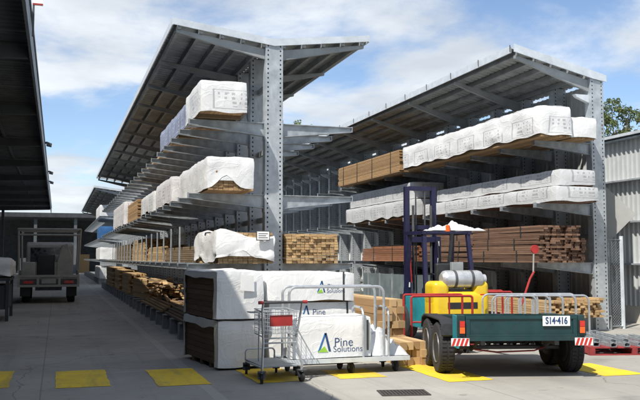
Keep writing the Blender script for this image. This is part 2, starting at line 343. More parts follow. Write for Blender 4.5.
def base_mesh(x0, x1):
    b = MB(); w = 0.10
    b.box(x0, x1, -w, w, 0, 0.02); b.box(x0, x1, -w, w, 0.30, 0.32); b.box(x0 + 0.01, x1 - 0.01, -0.012, 0.012, 0.02, 0.30)
    b.box(x0, x0 + 0.012, -w, w, 0.02, 0.30); b.box(x1 - 0.012, x1, -w, w, 0.02, 0.30)
    return b.mesh('base_beam', 'galv_dull')
AM = arm_mesh(); CM = column_mesh(5.70)
def mirror_mesh(me, name):
    m2 = me.copy(); m2.name = name; m2.transform(Matrix.Scale(-1, 4, (1, 0, 0))); m2.flip_normals(); return m2
AMR = mirror_mesh(AM, 'arm_right')
ZV, ZE, XE = 5.76, 6.0, 1.92
def rack_double(loc, nb, sp, label, detail=True, levels=LV):
    r = thing('cantilever_rack', label, 'storage rack', loc)
    BM = base_mesh(-1.58, 1.58)
    L = nb * sp
    RM = [MB().prism([(sg * 0.175, 5.42), (sg * 0.175, ZV - 0.14), (sg * (XE - 0.05), ZE - 0.14), (sg * (XE - 0.05), ZE - 0.20)], 1, -0.035, 0.035).mesh('rafter', 'galv_dull') for sg in (-1, 1)]
    sl = math.atan2(ZE - ZV, XE); SL = math.hypot(ZE - ZV, XE)
    SM = sheet_mesh('roof_sheet', 'roof_sheet', SL, sp - 0.004, 0.2, 0.035)
    TM = MB().box(-0.03, 0.03, 0.10, sp - 0.10, -0.05, 0.05).mesh('tie_beam', 'galv_dull')
    BR = MB().beam((0, 0.10, 0.0), (0, sp - 0.10, 1.25), 0.012, 0.06, (1, 0, 0)).mesh('brace', 'galv_dull')
    for i in range(nb + 1):
        y = i * sp
        inst('column', CM, r, (0, y, 0)); inst('base_beam', BM, r, (0, y, 0))
        for z in levels:
            inst('arm', AM, r, (-0.185, y, z)); inst('arm', AMR, r, (0.185, y, z))
        if i % 2 == 0:
            for q in RM: inst('rafter', q, r, (0, y, 0))
        if i < nb:
            for z in (0.9, 2.35, 3.7, 5.0): inst('tie_beam', TM, r, (0, y, z))
            if i % 4 == 1:
                for z in (0.95, 2.4, 3.72): inst('brace', BR, r, (0, y, z))
            inst('roof_sheet', SM, r, (0, y, ZV), rot=(0, -sl, 0))
            inst('roof_sheet', SM, r, (0, y + sp, ZV), rot=(0, -sl, math.pi))
    for sg in (-1, 1):
        for k in range(5):
            x = sg * (0.20 + k * (XE - 0.30) / 4); z = ZV + (ZE - ZV) * abs(x) / XE
            MB().box(x - 0.03, x + 0.03, -0.09, L + 0.09, z - 0.135, z - 0.012).build('purlin', 'galv_dull', r)
        for y0 in (-0.13, L + 0.10):
            MB().prism([(0.0, ZV - 0.09), (0.0, ZV + 0.045), (sg * (XE + 0.02), ZE + 0.045), (sg * (XE + 0.02), ZE - 0.08)], 1, y0, y0 + 0.03).build('barge_board', 'galv_bright', r)
        x = sg * (XE + 0.02)
        MB().box(min(x, x + sg * 0.02), max(x, x + sg * 0.02), -0.13, L + 0.13, ZE - 0.09, ZE + 0.05).build('eave_flashing', 'galv_bright', r)
    return r
rack_l = rack_double((3.89, 14.78, 0), 24, 1.25, 'long galvanised double sided cantilever timber rack under a shallow V roof')
SM_ = MB().cyl((0, 0, 0.012), (0, 0, 0.72), 0.018, 8).mesh('stanchion', 'galv')
for i in range(1, 18): inst('stanchion', SM_, rack_l, (-0.185 - ARM_L + 0.03, i * 1.25, LV[0]))
rack_far = rack_double((4.02, 50.9, 0), 20, 1.35, 'farther roofed double sided timber rack beyond the end of the long one')

NB, SP = 22, 1.4
rack_r = thing('cantilever_rack', 'single sided galvanised timber rack with ribbed metal back wall and sloping roof', 'storage rack', (11.53, 15.15, 0))
BM1 = base_mesh(-1.62, 0.25)
RX, RZ0, RZ1 = -2.12, 5.74, 6.20
RMr = MB().prism([(-0.175, 5.36), (-0.175, RZ0 - 0.12), (RX + 0.06, RZ1 - 0.15), (RX + 0.06, RZ1 - 0.22)], 1, -0.035, 0.035).mesh('rafter', 'galv_dull')
slr = math.atan2(RZ1 - RZ0, -RX); SLr = math.hypot(RZ1 - RZ0, RX)
SMr = sheet_mesh('roof_sheet', 'roof_sheet', SLr + 0.24, SP - 0.004, 0.2, 0.035)
WMr = sheet_mesh('wall_sheet', 'clad_sheet', 5.55, SP - 0.006, 0.2, 0.035)
FLr = MB().box(-0.015, 0.015, 0.004, SP - 0.004, -0.10, 0.055).mesh('eave_flashing', 'galv_bright')
CLIP = MB().box(-0.012, 0.0, -0.010, 0.010, -0.08, 0.075).mesh('flashing_clip', 'steel_dark')
GIRT = MB().box(0, 0.06, 0.0, SP, -0.05, 0.05).mesh('girt', 'galv_dull')
DAYLIGHT = MB().prism([(-0.175, 5.10), (-0.50, 5.22), (-0.55, 5.28), (-0.175, 5.28)], 1, -0.05, 0.05).mesh('daylight_plate', 'galv_bright')  # bright plates stand in for daylight slots at the wall top
for i in range(NB + 1):
    y = i * SP
    inst('column', CM, rack_r, (0, y, 0)); inst('base_beam', BM1, rack_r, (0, y, 0))
    for z in LV: inst('arm', AM, rack_r, (-0.185, y, z))
    if i % 2 == 0: inst('rafter', RMr, rack_r, (0, y, 0))
    inst('daylight_plate', DAYLIGHT, rack_r, (0, y, 0))
    if i < NB:
        s = inst('roof_sheet', SMr, rack_r, (0.22, y + SP, RZ0 - 0.22 * math.tan(slr)), rot=(0, -slr, math.pi))
        w = inst('wall_sheet', WMr, rack_r, (0.245, y, 0.08), rot=(0, -math.pi / 2, 0))
        f = inst('eave_flashing', FLr, rack_r, (RX - 0.025, y, RZ1))
        inst('flashing_clip', CLIP, rack_r, (RX - 0.04, y, RZ1))
        for z in (0.7, 2.1, 3.5, 4.9): inst('girt', GIRT, rack_r, (0.178, y, z))
Lr = NB * SP
for k in range(5):
    x = -0.22 - k * 0.44; z = RZ0 + (RZ1 - RZ0) * x / RX
    MB().box(x - 0.03, x + 0.03, -0.09, Lr + 0.09, z - 0.125, z - 0.01).build('purlin', 'galv_dull', rack_r)
MB().prism([(0.24, RZ0 - 0.15), (0.24, RZ0 + 0.0), (-0.1, RZ0 + 0.08), (RX - 0.02, RZ1 + 0.07), (RX - 0.02, RZ1 - 0.10), (-0.1, RZ0 - 0.10)], 1, -0.14, -0.11).build('barge_board', 'galv_bright', rack_r)

# ---------------------------------------------------------------- wrapped packs and timber stacks
def wrap_mesh(m, lx, ly, lz, seed, rag=0.06, amp=0.02, open_end=None, n=0.085, sag=0.0, lift=None, flat=False):
    # skirted box of plastic: top and four sides on a fine grid, creased by noise, with an uneven lower hem
    rnd = random.Random(seed); so_ = Vector((seed * 3.7, seed * 1.3, seed * 2.9))
    nx, ny, nz = max(4, int(lx / n)), max(4, int(ly / (n * 1.3))), max(4, int(lz / n))
    cr_ = min(0.05, lz * 0.2); vid = {}; vs = []; fs = []
    def P(i, j, k):
        key = (i, j, k)
        if key in vid: return vid[key]
        x, y, z = lx * i / nx, ly * j / ny, lz * k / nz
        p = Vector((x, y, z)); c = Vector((lx / 2, ly / 2, 0)); q = Vector((min(max(x, cr_), lx - cr_), min(max(y, cr_), ly - cr_), min(z, lz - cr_)))
        d = p - q
        if d.length > 1e-6: p = q + d.normalized() * cr_
        nrm = (p - q).normalized() if d.length > 1e-6 else Vector((0, 0, 1))
        w = p + so_
        a = noise.noise(w * 2.1) * 0.9 + noise.noise(w * 5.5) * 0.55 + (abs(noise.noise(Vector((w.x * 4, w.y * 3, w.z * 2)))) - 0.25) * 0.9
        if flat and nrm.y < -0.95: a = 0.0
        p = p + nrm * (a * amp + 0.012)
        if sag: p.z -= sag * max(0, noise.noise(w * 0.9) + 0.3) * (k / nz)
        if k == 0 or k == 1:
            h = rag * (0.5 + 0.9 * noise.noise(Vector((w.x * 2.2, w.y * 1.6, seed)))) ; h = max(-0.01, h)
            if lift: h += lift(x, y)
            p.z = p.z + h if k == 0 else max(p.z, p.z + 0.7 * h)
        if open_end == 'left' and i == 0 and 0.80 < k / nz < 0.97: p.z += 0.05 * noise.noise(Vector((seed, y * 2.3, 1.0))) - 0.02 * math.sin(y * 2.1)
        vid[key] = len(vs); vs.append(p); return vid[key]
    for i in range(nx):
        for j in range(ny): fs.append((P(i, j, nz), P(i + 1, j, nz), P(i + 1, j + 1, nz), P(i, j + 1, nz)))
        for k in range(nz):
            fs.append((P(i, 0, k), P(i + 1, 0, k), P(i + 1, 0, k + 1), P(i, 0, k + 1)))
            if open_end != 'back': fs.append((P(i + 1, ny, k), P(i, ny, k), P(i, ny, k + 1), P(i + 1, ny, k + 1)))
    for j in range(ny):
        for k in range(nz):
            if open_end == 'left' and 0.07 < (j + 0.5) / ny < 0.95 and (k + 0.5) / nz < 0.84: pass
            else: fs.append((P(0, j + 1, k), P(0, j, k), P(0, j, k + 1), P(0, j + 1, k + 1)))
            fs.append((P(nx, j, k), P(nx, j + 1, k), P(nx, j + 1, k + 1), P(nx, j, k + 1)))
    b = MB(); b.v = [tuple(p) for p in vs]; b.f = fs
    return b.mesh('wrap', m, True, 50)
def boards_mb(lx, ly, lz, bw, bh, seed, jit=0.02, top_rag=0.0, gap=0.004):
    rnd = random.Random(seed); b = MB(); nx = max(1, round(lx / bw)); nz = max(1, round(lz / bh)); w, h = lx / nx, lz / nz
    for k in range(nz):
        for i in range(nx):
            if k == nz - 1 and rnd.random() < top_rag: continue
            y0 = rnd.uniform(-jit, jit); y1 = ly + rnd.uniform(-jit, jit) * 2
            e = rnd.uniform(0, gap)
            b.box(i * w + gap / 2 + e * 0.5, (i + 1) * w - gap / 2 - e * 0.3, y0, y1, k * h + (0.0 if k == 0 else 0.001), (k + 1) * h - gap * 0.7 - e * 0.4)
    return b
STRAPS = True
def pack(label, x0, x1, y0, y1, z0, z1, seed, m='wrap', group=None, wood_m='pine_orange', rag=0.06, amp=0.02, straps=(), cat='timber pack', rz=0, open_end=None, sag=0, core_in=0.035, bw=0.09, bh=0.045, lift=None, bearers=False, flat=False):
    t = thing('wrapped_timber_pack', label, cat, (x0, y0, z0), rz, group)
    lx, ly, lz = x1 - x0, y1 - y0, z1 - z0
    zb = 0.0
    if bearers:
        zb = 0.07
        for yy in (0.25, 0.5, 0.75) if ly > lx else (0.2, 0.8): MB().box(0.03, lx - 0.03, ly * yy - 0.04, ly * yy + 0.04, 0, zb).build('bearer', 'aged_wood', t)
    boards_mb(lx - 2 * core_in, ly - 2 * core_in, lz - zb - core_in - 0.01, bw, bh, seed, 0.012).build('timber', wood_m, t, (core_in, core_in, zb))
    o = inst('wrap', wrap_mesh(m, lx, ly, lz - zb * 0.3, seed, rag, amp, open_end, sag=sag, lift=lift, flat=flat), t, (0, 0, zb * 0.3))
    for fy in straps:
        yy = ly * fy; e = 0.03
        MB().tube([(-e, yy, 0.005), (-e, yy, lz + e), (lx + e, yy, lz + e), (lx + e, yy, 0.005)], 0.011, 6).build('strap', 'strap', t)
    return t
def stack(label, x0, x1, y0, y1, z0, z1, bw, bh, seed, wood_m, name='timber_stack', jit=0.03, straps=(), top_rag=0.3, group=None, rz=0):
    t = thing(name, label, 'timber stack', (x0, y0, z0), rz, group)
    o = boards_mb(x1 - x0, y1 - y0, z1 - z0, bw, bh, seed, jit, top_rag, 0.006).build('boards', wood_m, t); o['kind'] = 'stuff'
    for fy in straps:
        yy = (y1 - y0) * fy; lx, lz = x1 - x0, z1 - z0
        s = MB().tube([(-0.012, yy, 0.0), (-0.012, yy, lz + 0.012), (lx + 0.012, yy, lz + 0.012), (lx + 0.012, yy, 0.0)], 0.012, 6)
        s.build('strap', 'strap', t)
    return t

# long rack, side facing the lane
pack('white printed timber pack on the top arms at the end of the long rack', 2.38, 3.23, 14.10, 15.9, 4.18, 4.80, 3, 'wrap_print', rag=0.05, bearers=True)
pack('blue printed wrapped pack on the top arms behind the white printed pack', 2.40, 3.25, 16.1, 20.2, 4.18, 4.72, 5, 'wrap_blue_shaded', bearers=True)
stack('flat layer of pale boards on the top arms beyond the blue printed pack', 2.45, 3.5, 20.6, 26.5, 4.18, 4.24, 0.19, 0.03, 61, 'pine', top_rag=0.0)
pack('white wrapped pack torn open over brown timber on the middle arms', 2.48, 3.34, 13.95, 17.5, 2.8, 3.40, 8, 'wrap', rag=0.05, amp=0.028, wood_m='pine_orange', core_in=0.02,
     lift=lambda x, y: 0.24 * math.exp(-((x - 0.33) / 0.18) ** 2) if y < 0.05 else 0.0)
pack('printed wrapped pack on the middle arms next after the torn white pack', 2.38, 3.2, 17.8, 20.7, 2.8, 3.42, 11, 'wrap_red', rag=0.08)
pack('low printed wrapped pack on the middle arms next to the brown board stack', 2.36, 3.2, 21.0, 24.4, 2.8, 3.35, 12, 'wrap_print', rag=0.08)
stack('bare brown board stack on the middle arms between two wrapped packs', 2.36, 3.3, 25.6, 29.2, 2.8, 3.45, 0.14, 0.05, 62, 'pine_orange')
pack('white wrapped pack far along the middle arms beyond the brown board stack', 2.34, 3.3, 30.6, 36.5, 2.8, 3.7, 14, 'wrap_red', rag=0.1)
pack('crumpled white plastic drape over short timber on the lowest arms at the rack end', 2.66, 3.72, 13.95, 16.4, 1.5, 2.10, 17, 'wrap', rag=0.14, amp=0.05, wood_m='pine', sag=0.18,
     lift=lambda x, y: 0.16 * math.exp(-((x - 0.45) / 0.16) ** 2) if y < 0.05 else 0.0)
stack('aged grey brown board stack behind the steel stanchions, next to the drape', 2.78, 3.62, 16.9, 21.8, 1.5, 1.86, 0.10, 0.045, 63, 'aged_wood')
stack('untidy pale pine stack behind the steel stanchions of the lowest arms', 2.80, 3.62, 22.2, 26.4, 1.5, 1.98, 0.10, 0.05, 64, 'pine', jit=0.2, top_rag=0.55)
stack('tall pale pine stack at the far stanchions of the lowest arms', 2.74, 3.62, 27.0, 31.5, 1.5, 2.25, 0.10, 0.05, 65, 'pine', jit=0.1)
stack('grey timber stack on the lowest arms beyond the last stanchion', 2.70, 3.62, 32.0, 40.0, 1.5, 2.15, 0.12, 0.06, 66, 'aged_wood')
# long rack, side facing the aisle
stack('pale pine board stack with sawn ends on the aisle side lowest arms', 4.10, 5.10, 14.45, 17.2, 1.5, 2.06, 0.085, 0.05, 67, 'pine', jit=0.03, top_rag=0.35)
stack('darker pine board stack behind the sawn end stack on the aisle side', 4.25, 5.48, 17.5, 21.0, 1.5, 2.05, 0.085, 0.05, 68, 'aged_wood', jit=0.05)
stack('dark timber pack on the base beams under the pale pine stack', 4.10, 5.30, 14.7, 19.0, 0.32, 0.95, 0.12, 0.06, 69, 'brown_wood')
t = thing('rolled_black_bag', 'rolled black bag lying over bare top arms on the aisle side', 'bag', (4.72, 17.28, 4.18))
b = MB(); pts = []; ra = []
for i in range(9): pts.append((i * 0.09 - 0.36, 0.03 * math.sin(i * 1.3), 0.085 + 0.01 * math.sin(i * 2.1))); ra.append((0.03, 0.075, 0.085, 0.07, 0.085, 0.08, 0.07, 0.065, 0.03)[i])
b.tube(pts, 0.08, 10, radii=ra); b.build('cover', 'black', t, smooth=True)
MB().tube([(0.05, 0, 0.16), (0.15, -0.03, 0.24), (0.25, 0, 0.15)], 0.012, 6).build('handle', 'black', t)

# single sided rack
pack('long white printed timber pack on the top arms above the hardwood bundles', 9.66, 10.44, 14.5, 21.6, 4.18, 4.86, 21, 'wrap_print', rag=0.10, amp=0.032)
pack('short white wrapped pack on the top arms against the back wall', 10.50, 11.16, 14.6, 19.5, 4.18, 4.66, 22, 'wrap', rag=0.06, amp=0.035)
stack('long brown strapped timber pack on the top arms beyond the white pack', 9.66, 10.8, 21.85, 27.3, 4.18, 4.84, 0.14, 0.045, 70, 'pine_orange', straps=(0.12, 0.4, 0.65, 0.9), top_rag=0)
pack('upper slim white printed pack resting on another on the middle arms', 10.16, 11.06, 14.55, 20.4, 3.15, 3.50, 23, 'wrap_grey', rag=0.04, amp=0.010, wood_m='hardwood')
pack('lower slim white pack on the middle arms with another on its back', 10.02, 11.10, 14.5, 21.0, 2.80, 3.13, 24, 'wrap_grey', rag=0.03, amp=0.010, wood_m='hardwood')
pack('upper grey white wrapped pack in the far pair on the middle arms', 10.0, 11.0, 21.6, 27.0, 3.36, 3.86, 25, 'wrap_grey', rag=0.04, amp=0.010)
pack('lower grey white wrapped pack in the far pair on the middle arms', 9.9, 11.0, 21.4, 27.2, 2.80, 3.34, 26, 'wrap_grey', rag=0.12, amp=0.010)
# hardwood bundles: three uneven layers of strapped bundles
hb = []
for q_ in range(4):
    b = MB(); rnd = random.Random(80 + q_)
    for k in range(6):
        for i in range(3):
            L = 2.85 + rnd.uniform(-0.06, 0.06); y0 = rnd.uniform(-0.05, 0.05); x = i * 0.104 + rnd.uniform(-0.008, 0.008); z = k * 0.0445
            b.obox((x + 0.05, y0 + L / 2, z + 0.022), (0.05 * rnd.uniform(0.85, 1.0), L / 2, 0.0205), rotz(rnd.uniform(-0.006, 0.006)))
    hb.append(b.mesh('bundle', 'hardwood'))
HS = MB().box(0, 0.008, -0.018, 0.018, 0, 0.258).mesh('strap', 'strap')
t = thing('hardwood_stack', 'tall stack of red brown hardwood bundles on the lowest arms facing the aisle', 'timber stack', (9.74, 14.75, LV[0])); rnd = random.Random(5)
for layer in range(3):
    for i in range(4):
        for e in range(2):
            if layer == 2 and i == 3 and e == 0: continue
            o = inst('bundle', hb[rnd.randrange(4)], t, (i * 0.325 + rnd.uniform(-0.02, 0.02) + (0.05 if layer == 2 else 0), e * 3.0 + rnd.uniform(-0.08, 0.08) + (0.15 if i == 3 else 0), layer * 0.268), rz=rnd.uniform(-0.02, 0.02))
            if i == 0:
                for yy in (0.75, 2.1): inst('strap', HS, o, (-0.012, yy + rnd.uniform(-0.15, 0.15), 0.004))
stack('low strapped stack of orange red boards on the lowest arms past the hardwood', 9.85, 11.0, 22.0, 25.4, LV[0], 1.98, 0.16, 0.06, 71, 'redwood', straps=(0.25, 0.7))
stack('rough pale timber stack on the ground beams under the hardwood bundles', 9.98, 11.30, 14.75, 18.8, 0.32, 0.74, 0.10, 0.055, 72, 'pine', jit=0.12, top_rag=0.5)
t = thing('grey_steel_crate', 'grey steel crate on the ground beams under the orange red boards', 'crate', (9.95, 21.6, 0.32))
MB().box(0.0, 1.3, 0.0, 0.04, 0.02, 0.78).build('end_panel', 'crate_grey', t); MB().box(0.0, 0.04, 0.045, 4.0, 0.02, 0.78).build('side_panel', 'crate_grey', t)
MB().box(1.26, 1.30, 0.045, 4.0, 0.02, 0.78).build('side_panel', 'crate_grey', t); MB().box(0.045, 1.255, 0.045, 4.0, 0.0, 0.03).build('floor_panel', 'crate_grey', t)
for yy in (0.5, 1.5, 2.5, 3.5): MB().box(-0.03, -0.002, yy - 0.03, yy + 0.03, 0.0, 0.80).build('rib', 'galv_dull', t)

# ---------------------------------------------------------------- loose timber on the lane side of the long rack
UB = {}
def board(parent, loc, size, rot, m):
    if m not in UB:
        bm = bmesh.new(); bmesh.ops.create_cube(bm, size=1.0); me = bpy.data.meshes.new('board'); bm.to_mesh(me); bm.free(); me.materials.append(M[m]); UB[m] = me
    return inst('board', UB[m], parent, loc, rot=rot, scale=size)
t = thing('long_plank_pile', 'long brown planks lying along the ground beams beside the lane', 'timber pile', (2.35, 14.2, 0.32)); rnd = random.Random(9)
for k in range(4):
    for i in range(8 - k):
        for e in range(2):
            board(t, (0.08 + i * 0.150 + k * 0.06 + rnd.uniform(-0.012, 0.012), 2.4 + e * 5.2 + rnd.uniform(-0.35, 0.35), 0.022 + k * 0.045), (rnd.uniform(0.09, 0.145), 4.6 + rnd.uniform(-0.4, 0.3), 0.042), (0, 0, rnd.uniform(-0.010, 0.010)), rnd.choice(('aged_wood', 'pine_orange', 'aged_wood', 'pine_orange', 'brown_wood')))
def bundle(label, loc, nx, nz, w, h, L, m, rz, seed):
    t = thing('board_bundle', label, 'timber bundle', loc, rz); rnd = random.Random(seed)
    for k in range(nz):
        for i in range(nx): board(t, (i * (w + 0.004) + rnd.uniform(-0.004, 0.004), rnd.uniform(-0.09, 0.09), h / 2 + k * (h + 0.001)), (w, L * rnd.uniform(0.93, 1.05), h), (0, 0, rnd.uniform(-0.006, 0.006)), m)
    return t
bundle('pale pine bundle on the ground beams right behind the heap of loose boards', (2.62, 26.6, 0.32), 6, 10, 0.10, 0.06, 2.4, 'pine', 0.10, 31)
bundle('tall pine bundle on the ground beams, second beyond the loose boards', (2.45, 30.4, 0.32), 7, 12, 0.09, 0.06, 3.0, 'pine', 0.0, 32)
bundle('pale bundle on the ground beams, third beyond the loose boards', (2.42, 34.2, 0.32), 7, 13, 0.10, 0.06, 3.4, 'pine', -0.02, 33)
bundle('wide pale bundle far along the ground beams beside the lane', (2.40, 39.0, 0.32), 8, 14, 0.10, 0.06, 4.2, 'pine', 0.0, 34)
t = thing('loose_board_heap', 'heap of loose pale boards splayed over the dark planks beside the lane', 'timber pile', (2.58, 22.6, 0.50)); rnd = random.Random(41)
for i in range(38):
    tilt = rnd.uniform(-0.09, 0.12); z = 0.03 + (i // 6) * 0.062
    board(t, (rnd.uniform(0.0, 0.75), rnd.uniform(-1.2, 2.0), z + abs(tilt) * 0.4), (rnd.uniform(0.07, 0.13), rnd.uniform(1.2, 2.6), 0.035), (tilt, rnd.uniform(-0.05, 0.05), rnd.uniform(-0.45, 0.3)), rnd.choice(('pine', 'pine', 'pine_orange', 'aged_wood')))
bundle('short pine offcuts stacked on the long planks next to the white packs', (2.62, 15.55, 0.50), 4, 2, 0.11, 0.05, 0.8, 'pine_orange', 0.10, 35)

# ---------------------------------------------------------------- packs standing in front of the long rack
t1 = pack('lower wrapped brown timber pack with its side bare, standing on the concrete', 2.20, 2.90, 11.38, 13.1, 0.0, 0.70, 51, 'wrap', rag=0.03, amp=0.022, wood_m='brown_wood', open_end='left', bh=0.085, bw=0.14, bearers=True, core_in=0.03, rz=R(8))
t2 = pack('upper wrapped brown timber pack with a paper docket, stacked on another', 2.17, 2.89, 11.36, 13.1, 0.715, 1.41, 52, 'wrap', rag=0.03, amp=0.022, wood_m='brown_wood', open_end='left', bh=0.085, bw=0.14, core_in=0.03, rz=R(7))
b = MB(); b.add([(0.34, -0.055, 0.42), (0.56, -0.05, 0.40), (0.55, -0.045, 0.63), (0.36, -0.045, 0.64), (0.34, -0.052, 0.42), (0.56, -0.047, 0.40), (0.55, -0.042, 0.63), (0.36, -0.042, 0.64)], [(0, 1, 2, 3), (4, 5, 6, 7), (0, 1, 5, 4), (1, 2, 6, 5), (2, 3, 7, 6), (3, 0, 4, 7)])
b.build('paper_docket', 'white_matte', t2)
def logo(parent, x, y, z, s, text=True, second=True):
    for nm, poly, mm in (('logo_mark', [(0, 0), (0.045, 0), (0.20, 0.40), (0.155, 0.40)], 'ink_blue'), ('logo_mark', [(0.155, 0.41), (0.205, 0.41), (0.31, 0.0), (0.255, 0.0)], 'ink_navy'), ('logo_mark', [(0.0, -0.012), (0.24, -0.012), (0.155, 0.12)], 'ink_green')):
        MB().prism([(x + px * s, z + pz * s) for px, pz in poly], 1, y - 0.003 - (0.002 if mm == 'ink_green' else 0), y).build(nm, mm, parent)
    if text:
        inst('lettering', text_mesh('Pine', 0.27 * s, 'ink_navy', -0.001, 'LEFT'), parent, (x + 0.38 * s, y - 0.001, z + 0.19 * s), rot=FRONT)
        if second: inst('lettering', text_mesh('Solutions', 0.19 * s, 'ink_navy', -0.001, 'LEFT'), parent, (x + 0.36 * s, y - 0.001, z + 0.04 * s), rot=FRONT)
p1 = pack('bottom white lettered pine pack in the stack behind the hoop trolley', 2.99, 4.36, 11.56, 13.3, 0.0, 0.94, 53, 'wrap', rag=0.03, amp=0.012, flat=True, bearers=True)
p2 = pack('top white lettered pine pack with a dark strap, on the stack behind the trolley', 2.94, 4.33, 11.50, 13.3, 0.955, 1.37, 54, 'wrap', rag=0.03, amp=0.016, flat=True, straps=())
logo(p1, 0.50, -0.0125, 0.70, 0.46, True, False); logo(p2, 0.78, -0.0125, 0.13, 0.42)
MB().box(1.19, 1.215, -0.020, -0.013, 0.0, 0.44).build('strap', 'strap', p2)
MB().box(1.22, 1.245, -0.020, -0.013, 0.07, 0.94).build('strap', 'strap', p1)

# hoop trolley with a pack on its deck
HX, HY = 2.98, 10.50
t = thing('hoop_trolley', 'galvanised platform trolley with tall tube hoops carrying a lettered white pack', 'trolley', (HX, HY, 0))
MB().box(0, 1.78, 0, 0.66, 0.185, 0.21).build('deck', 'galv', t)
MB().box(-0.012, 1.792, -0.03, -0.002, 0.165, 0.225).build('deck_rail', 'galv_bright', t); MB().box(-0.012, 1.792, 0.662, 0.69, 0.165, 0.225).build('deck_rail', 'galv_bright', t)
for y in (0.03, 0.36): MB().tube(hoop((0.03, y), (1.42, y), 0.20, 1.20, 0.10), 0.019, 10).build('tall_hoop', 'chrome_tube', t, smooth=True)
for x in (1.12, 1.50):
    MB().tube(hoop((x, 0.05), (x + 0.03, 0.60), 0.20, 0.90, 0.14), 0.017, 10).build('low_hoop', 'chrome_tube', t, smooth=True)
for x in (1.50,): MB().tube([(x, 0.05, 0.5), (x + 0.03, 0.6, 0.5)], 0.012, 8).build('cross_tube', 'chrome_tube', t, smooth=True)
def caster(parent, x, y, r=0.075, z=0.185, yaw=0.3):
    c = MB(); m = rotz(yaw)
    c.lathe([(0.3 * r, -0.018), (r, -0.016), (r, 0.016), (0.3 * r, 0.018)], (x, y, r), m @ Vector((1, 0, 0)), 16)
    o = c.build('caster', 'rubber', parent, smooth=True)
    k = MB()
    for sg in (-1, 1): k.beam(Vector((x, y, r * 0.9)) + m @ Vector((sg * 0.025, 0, 0)), Vector((x, y, z - 0.012)) + m @ Vector((sg * 0.025, 0.03, 0)), 0.006, 0.05, m @ Vector((1, 0, 0)))
    k.obox((x, y + 0.0, z - 0.006), (0.05, 0.05, 0.006), m); k.build('fork', 'steel_dark', o)
for x in (0.16, 0.95, 1.62):
    for y in (0.10, 0.56): caster(t, x, y, yaw=random.uniform(-0.9, 0.9))
p3 = pack('white pine pack with large blue and green logo lying on the hoop trolley', 3.08, 4.24, 10.60, 11.14, 0.212, 0.78, 55, 'wrap', rag=0.02, amp=0.014, flat=True)
# its lettered film sheet stands just proud of the creased wrap
logo(p3, 0.36, -0.0125, 0.10, 0.62)
MB().box(1.085, 1.11, -0.020, -0.013, 0.10, 0.52).build('strap', 'strap', p3)
t = thing('loose_film', 'loose clear plastic film bunched on the trolley end beside pine beams', 'plastic film', (4.28, 10.62, 0.212))
b = MB(); nn = 16; rnd = random.Random(3); vs = []
for j in range(nn + 1):
    for i in range(nn + 1):
        u, w = i / nn, j / nn; p = Vector((u * 4, w * 4, 1.7)); h = min(1.0, math.sin(math.pi * w) * 1.9) * (0.50 * (1 - u) ** 0.8 * (0.8 + 0.45 * noise.noise(p)) + 0.10 * abs(noise.noise(p * 2.3)) * min(1, (1 - u) * 4)) + 0.006
        vs.append((u * 0.56 - 0.02 + 0.05 * noise.noise(p * 1.2), w * 0.50 + 0.04 * noise.noise(p * 1.7 + Vector((5, 0, 0))), max(0.004, h)))
b.add(vs, [(j * (nn + 1) + i, j * (nn + 1) + i + 1, (j + 1) * (nn + 1) + i + 1, (j + 1) * (nn + 1) + i) for j in range(nn) for i in range(nn)])
b.build('film', 'film', t, smooth=True)

# pine beams standing by the trolley end
def beam_stack(label, loc, nx, nz, w, L, rz, seed):
    t = thing('pine_beam_stack', label, 'timber stack', loc, rz); rnd = random.Random(seed)
    for k in range(nz):
        for i in range(nx): board(t, (w / 2 + i * (w + 0.006), L / 2 + rnd.uniform(-0.08, 0.08), w / 2 + k * (w + 0.001)), (w, L, w * 0.99), (0, 0, rnd.uniform(-0.01, 0.01)), rnd.choice(('pine', 'pine_orange', 'pine')))
    return t
beam_stack('low stack of square pine beams on the concrete at the trolley end', (4.86, 11.10, 0.0), 4, 3, 0.115, 0.78, -0.02, 1)
beam_stack('higher stack of square pine beams behind the low beam stack', (4.93, 12.05, 0.0), 4, 8, 0.115, 2.6, 0.02, 2)

# ---------------------------------------------------------------- store cart with red panel
t = thing('store_cart', 'wire store cart with red panel and low platform beside the wrapped packs', 'shopping cart', (2.76, 10.55, 0), R(3))
for sx in (-1, 1):
    x = sx * 0.27
    MB().tube([(x * 1.0, -0.48, 0.13), (x, -0.50, 0.22), (x * 0.84, -0.40, 0.50), (x * 0.86, -0.40, 0.62), (x * 0.98, -0.47, 0.92), (x * 0.98, -0.52, 1.03)], 0.016, 8).build('side_frame', 'chrome_tube', t, smooth=True)
    MB().tube([(x, -0.50, 0.20), (x * 0.8, 0.45, 0.17)], 0.014, 8).build('lower_rail', 'chrome_tube', t, smooth=True)
    MB().tube([(x * 0.86, -0.40, 0.58), (x * 0.8, 0.02, 0.60)], 0.010, 6).build('basket_rail', 'chrome_tube', t, smooth=True)
    caster(t, x, -0.48, 0.062, 0.155, 0.2 * sx); caster(t, x * 0.8, 0.42, 0.062, 0.155, -0.3)
    MB().cyl((x * 1.0, -0.52, 1.03), (x * 1.22, -0.52, 1.03), 0.022, 10).build('handle_grip', 'red_paint', t, smooth=True)
MB().tube([(-0.27, -0.52, 1.03), (0.27, -0.52, 1.03)], 0.017, 10).build('handle', 'steel_dark', t, smooth=True)
MB().tube([(-0.23, -0.40, 0.50), (0.23, -0.40, 0.50)], 0.011, 6).build('cross_tube', 'chrome_tube', t, smooth=True)
MB().tube([(-0.23, -0.40, 0.56), (0.23, -0.40, 0.56)], 0.011, 6).build('cross_tube', 'chrome_tube', t, smooth=True)
MB().box(-0.15, 0.15, -0.462, -0.442, 0.72, 0.86).build('red_panel', 'red_paint', t)
b = MB()
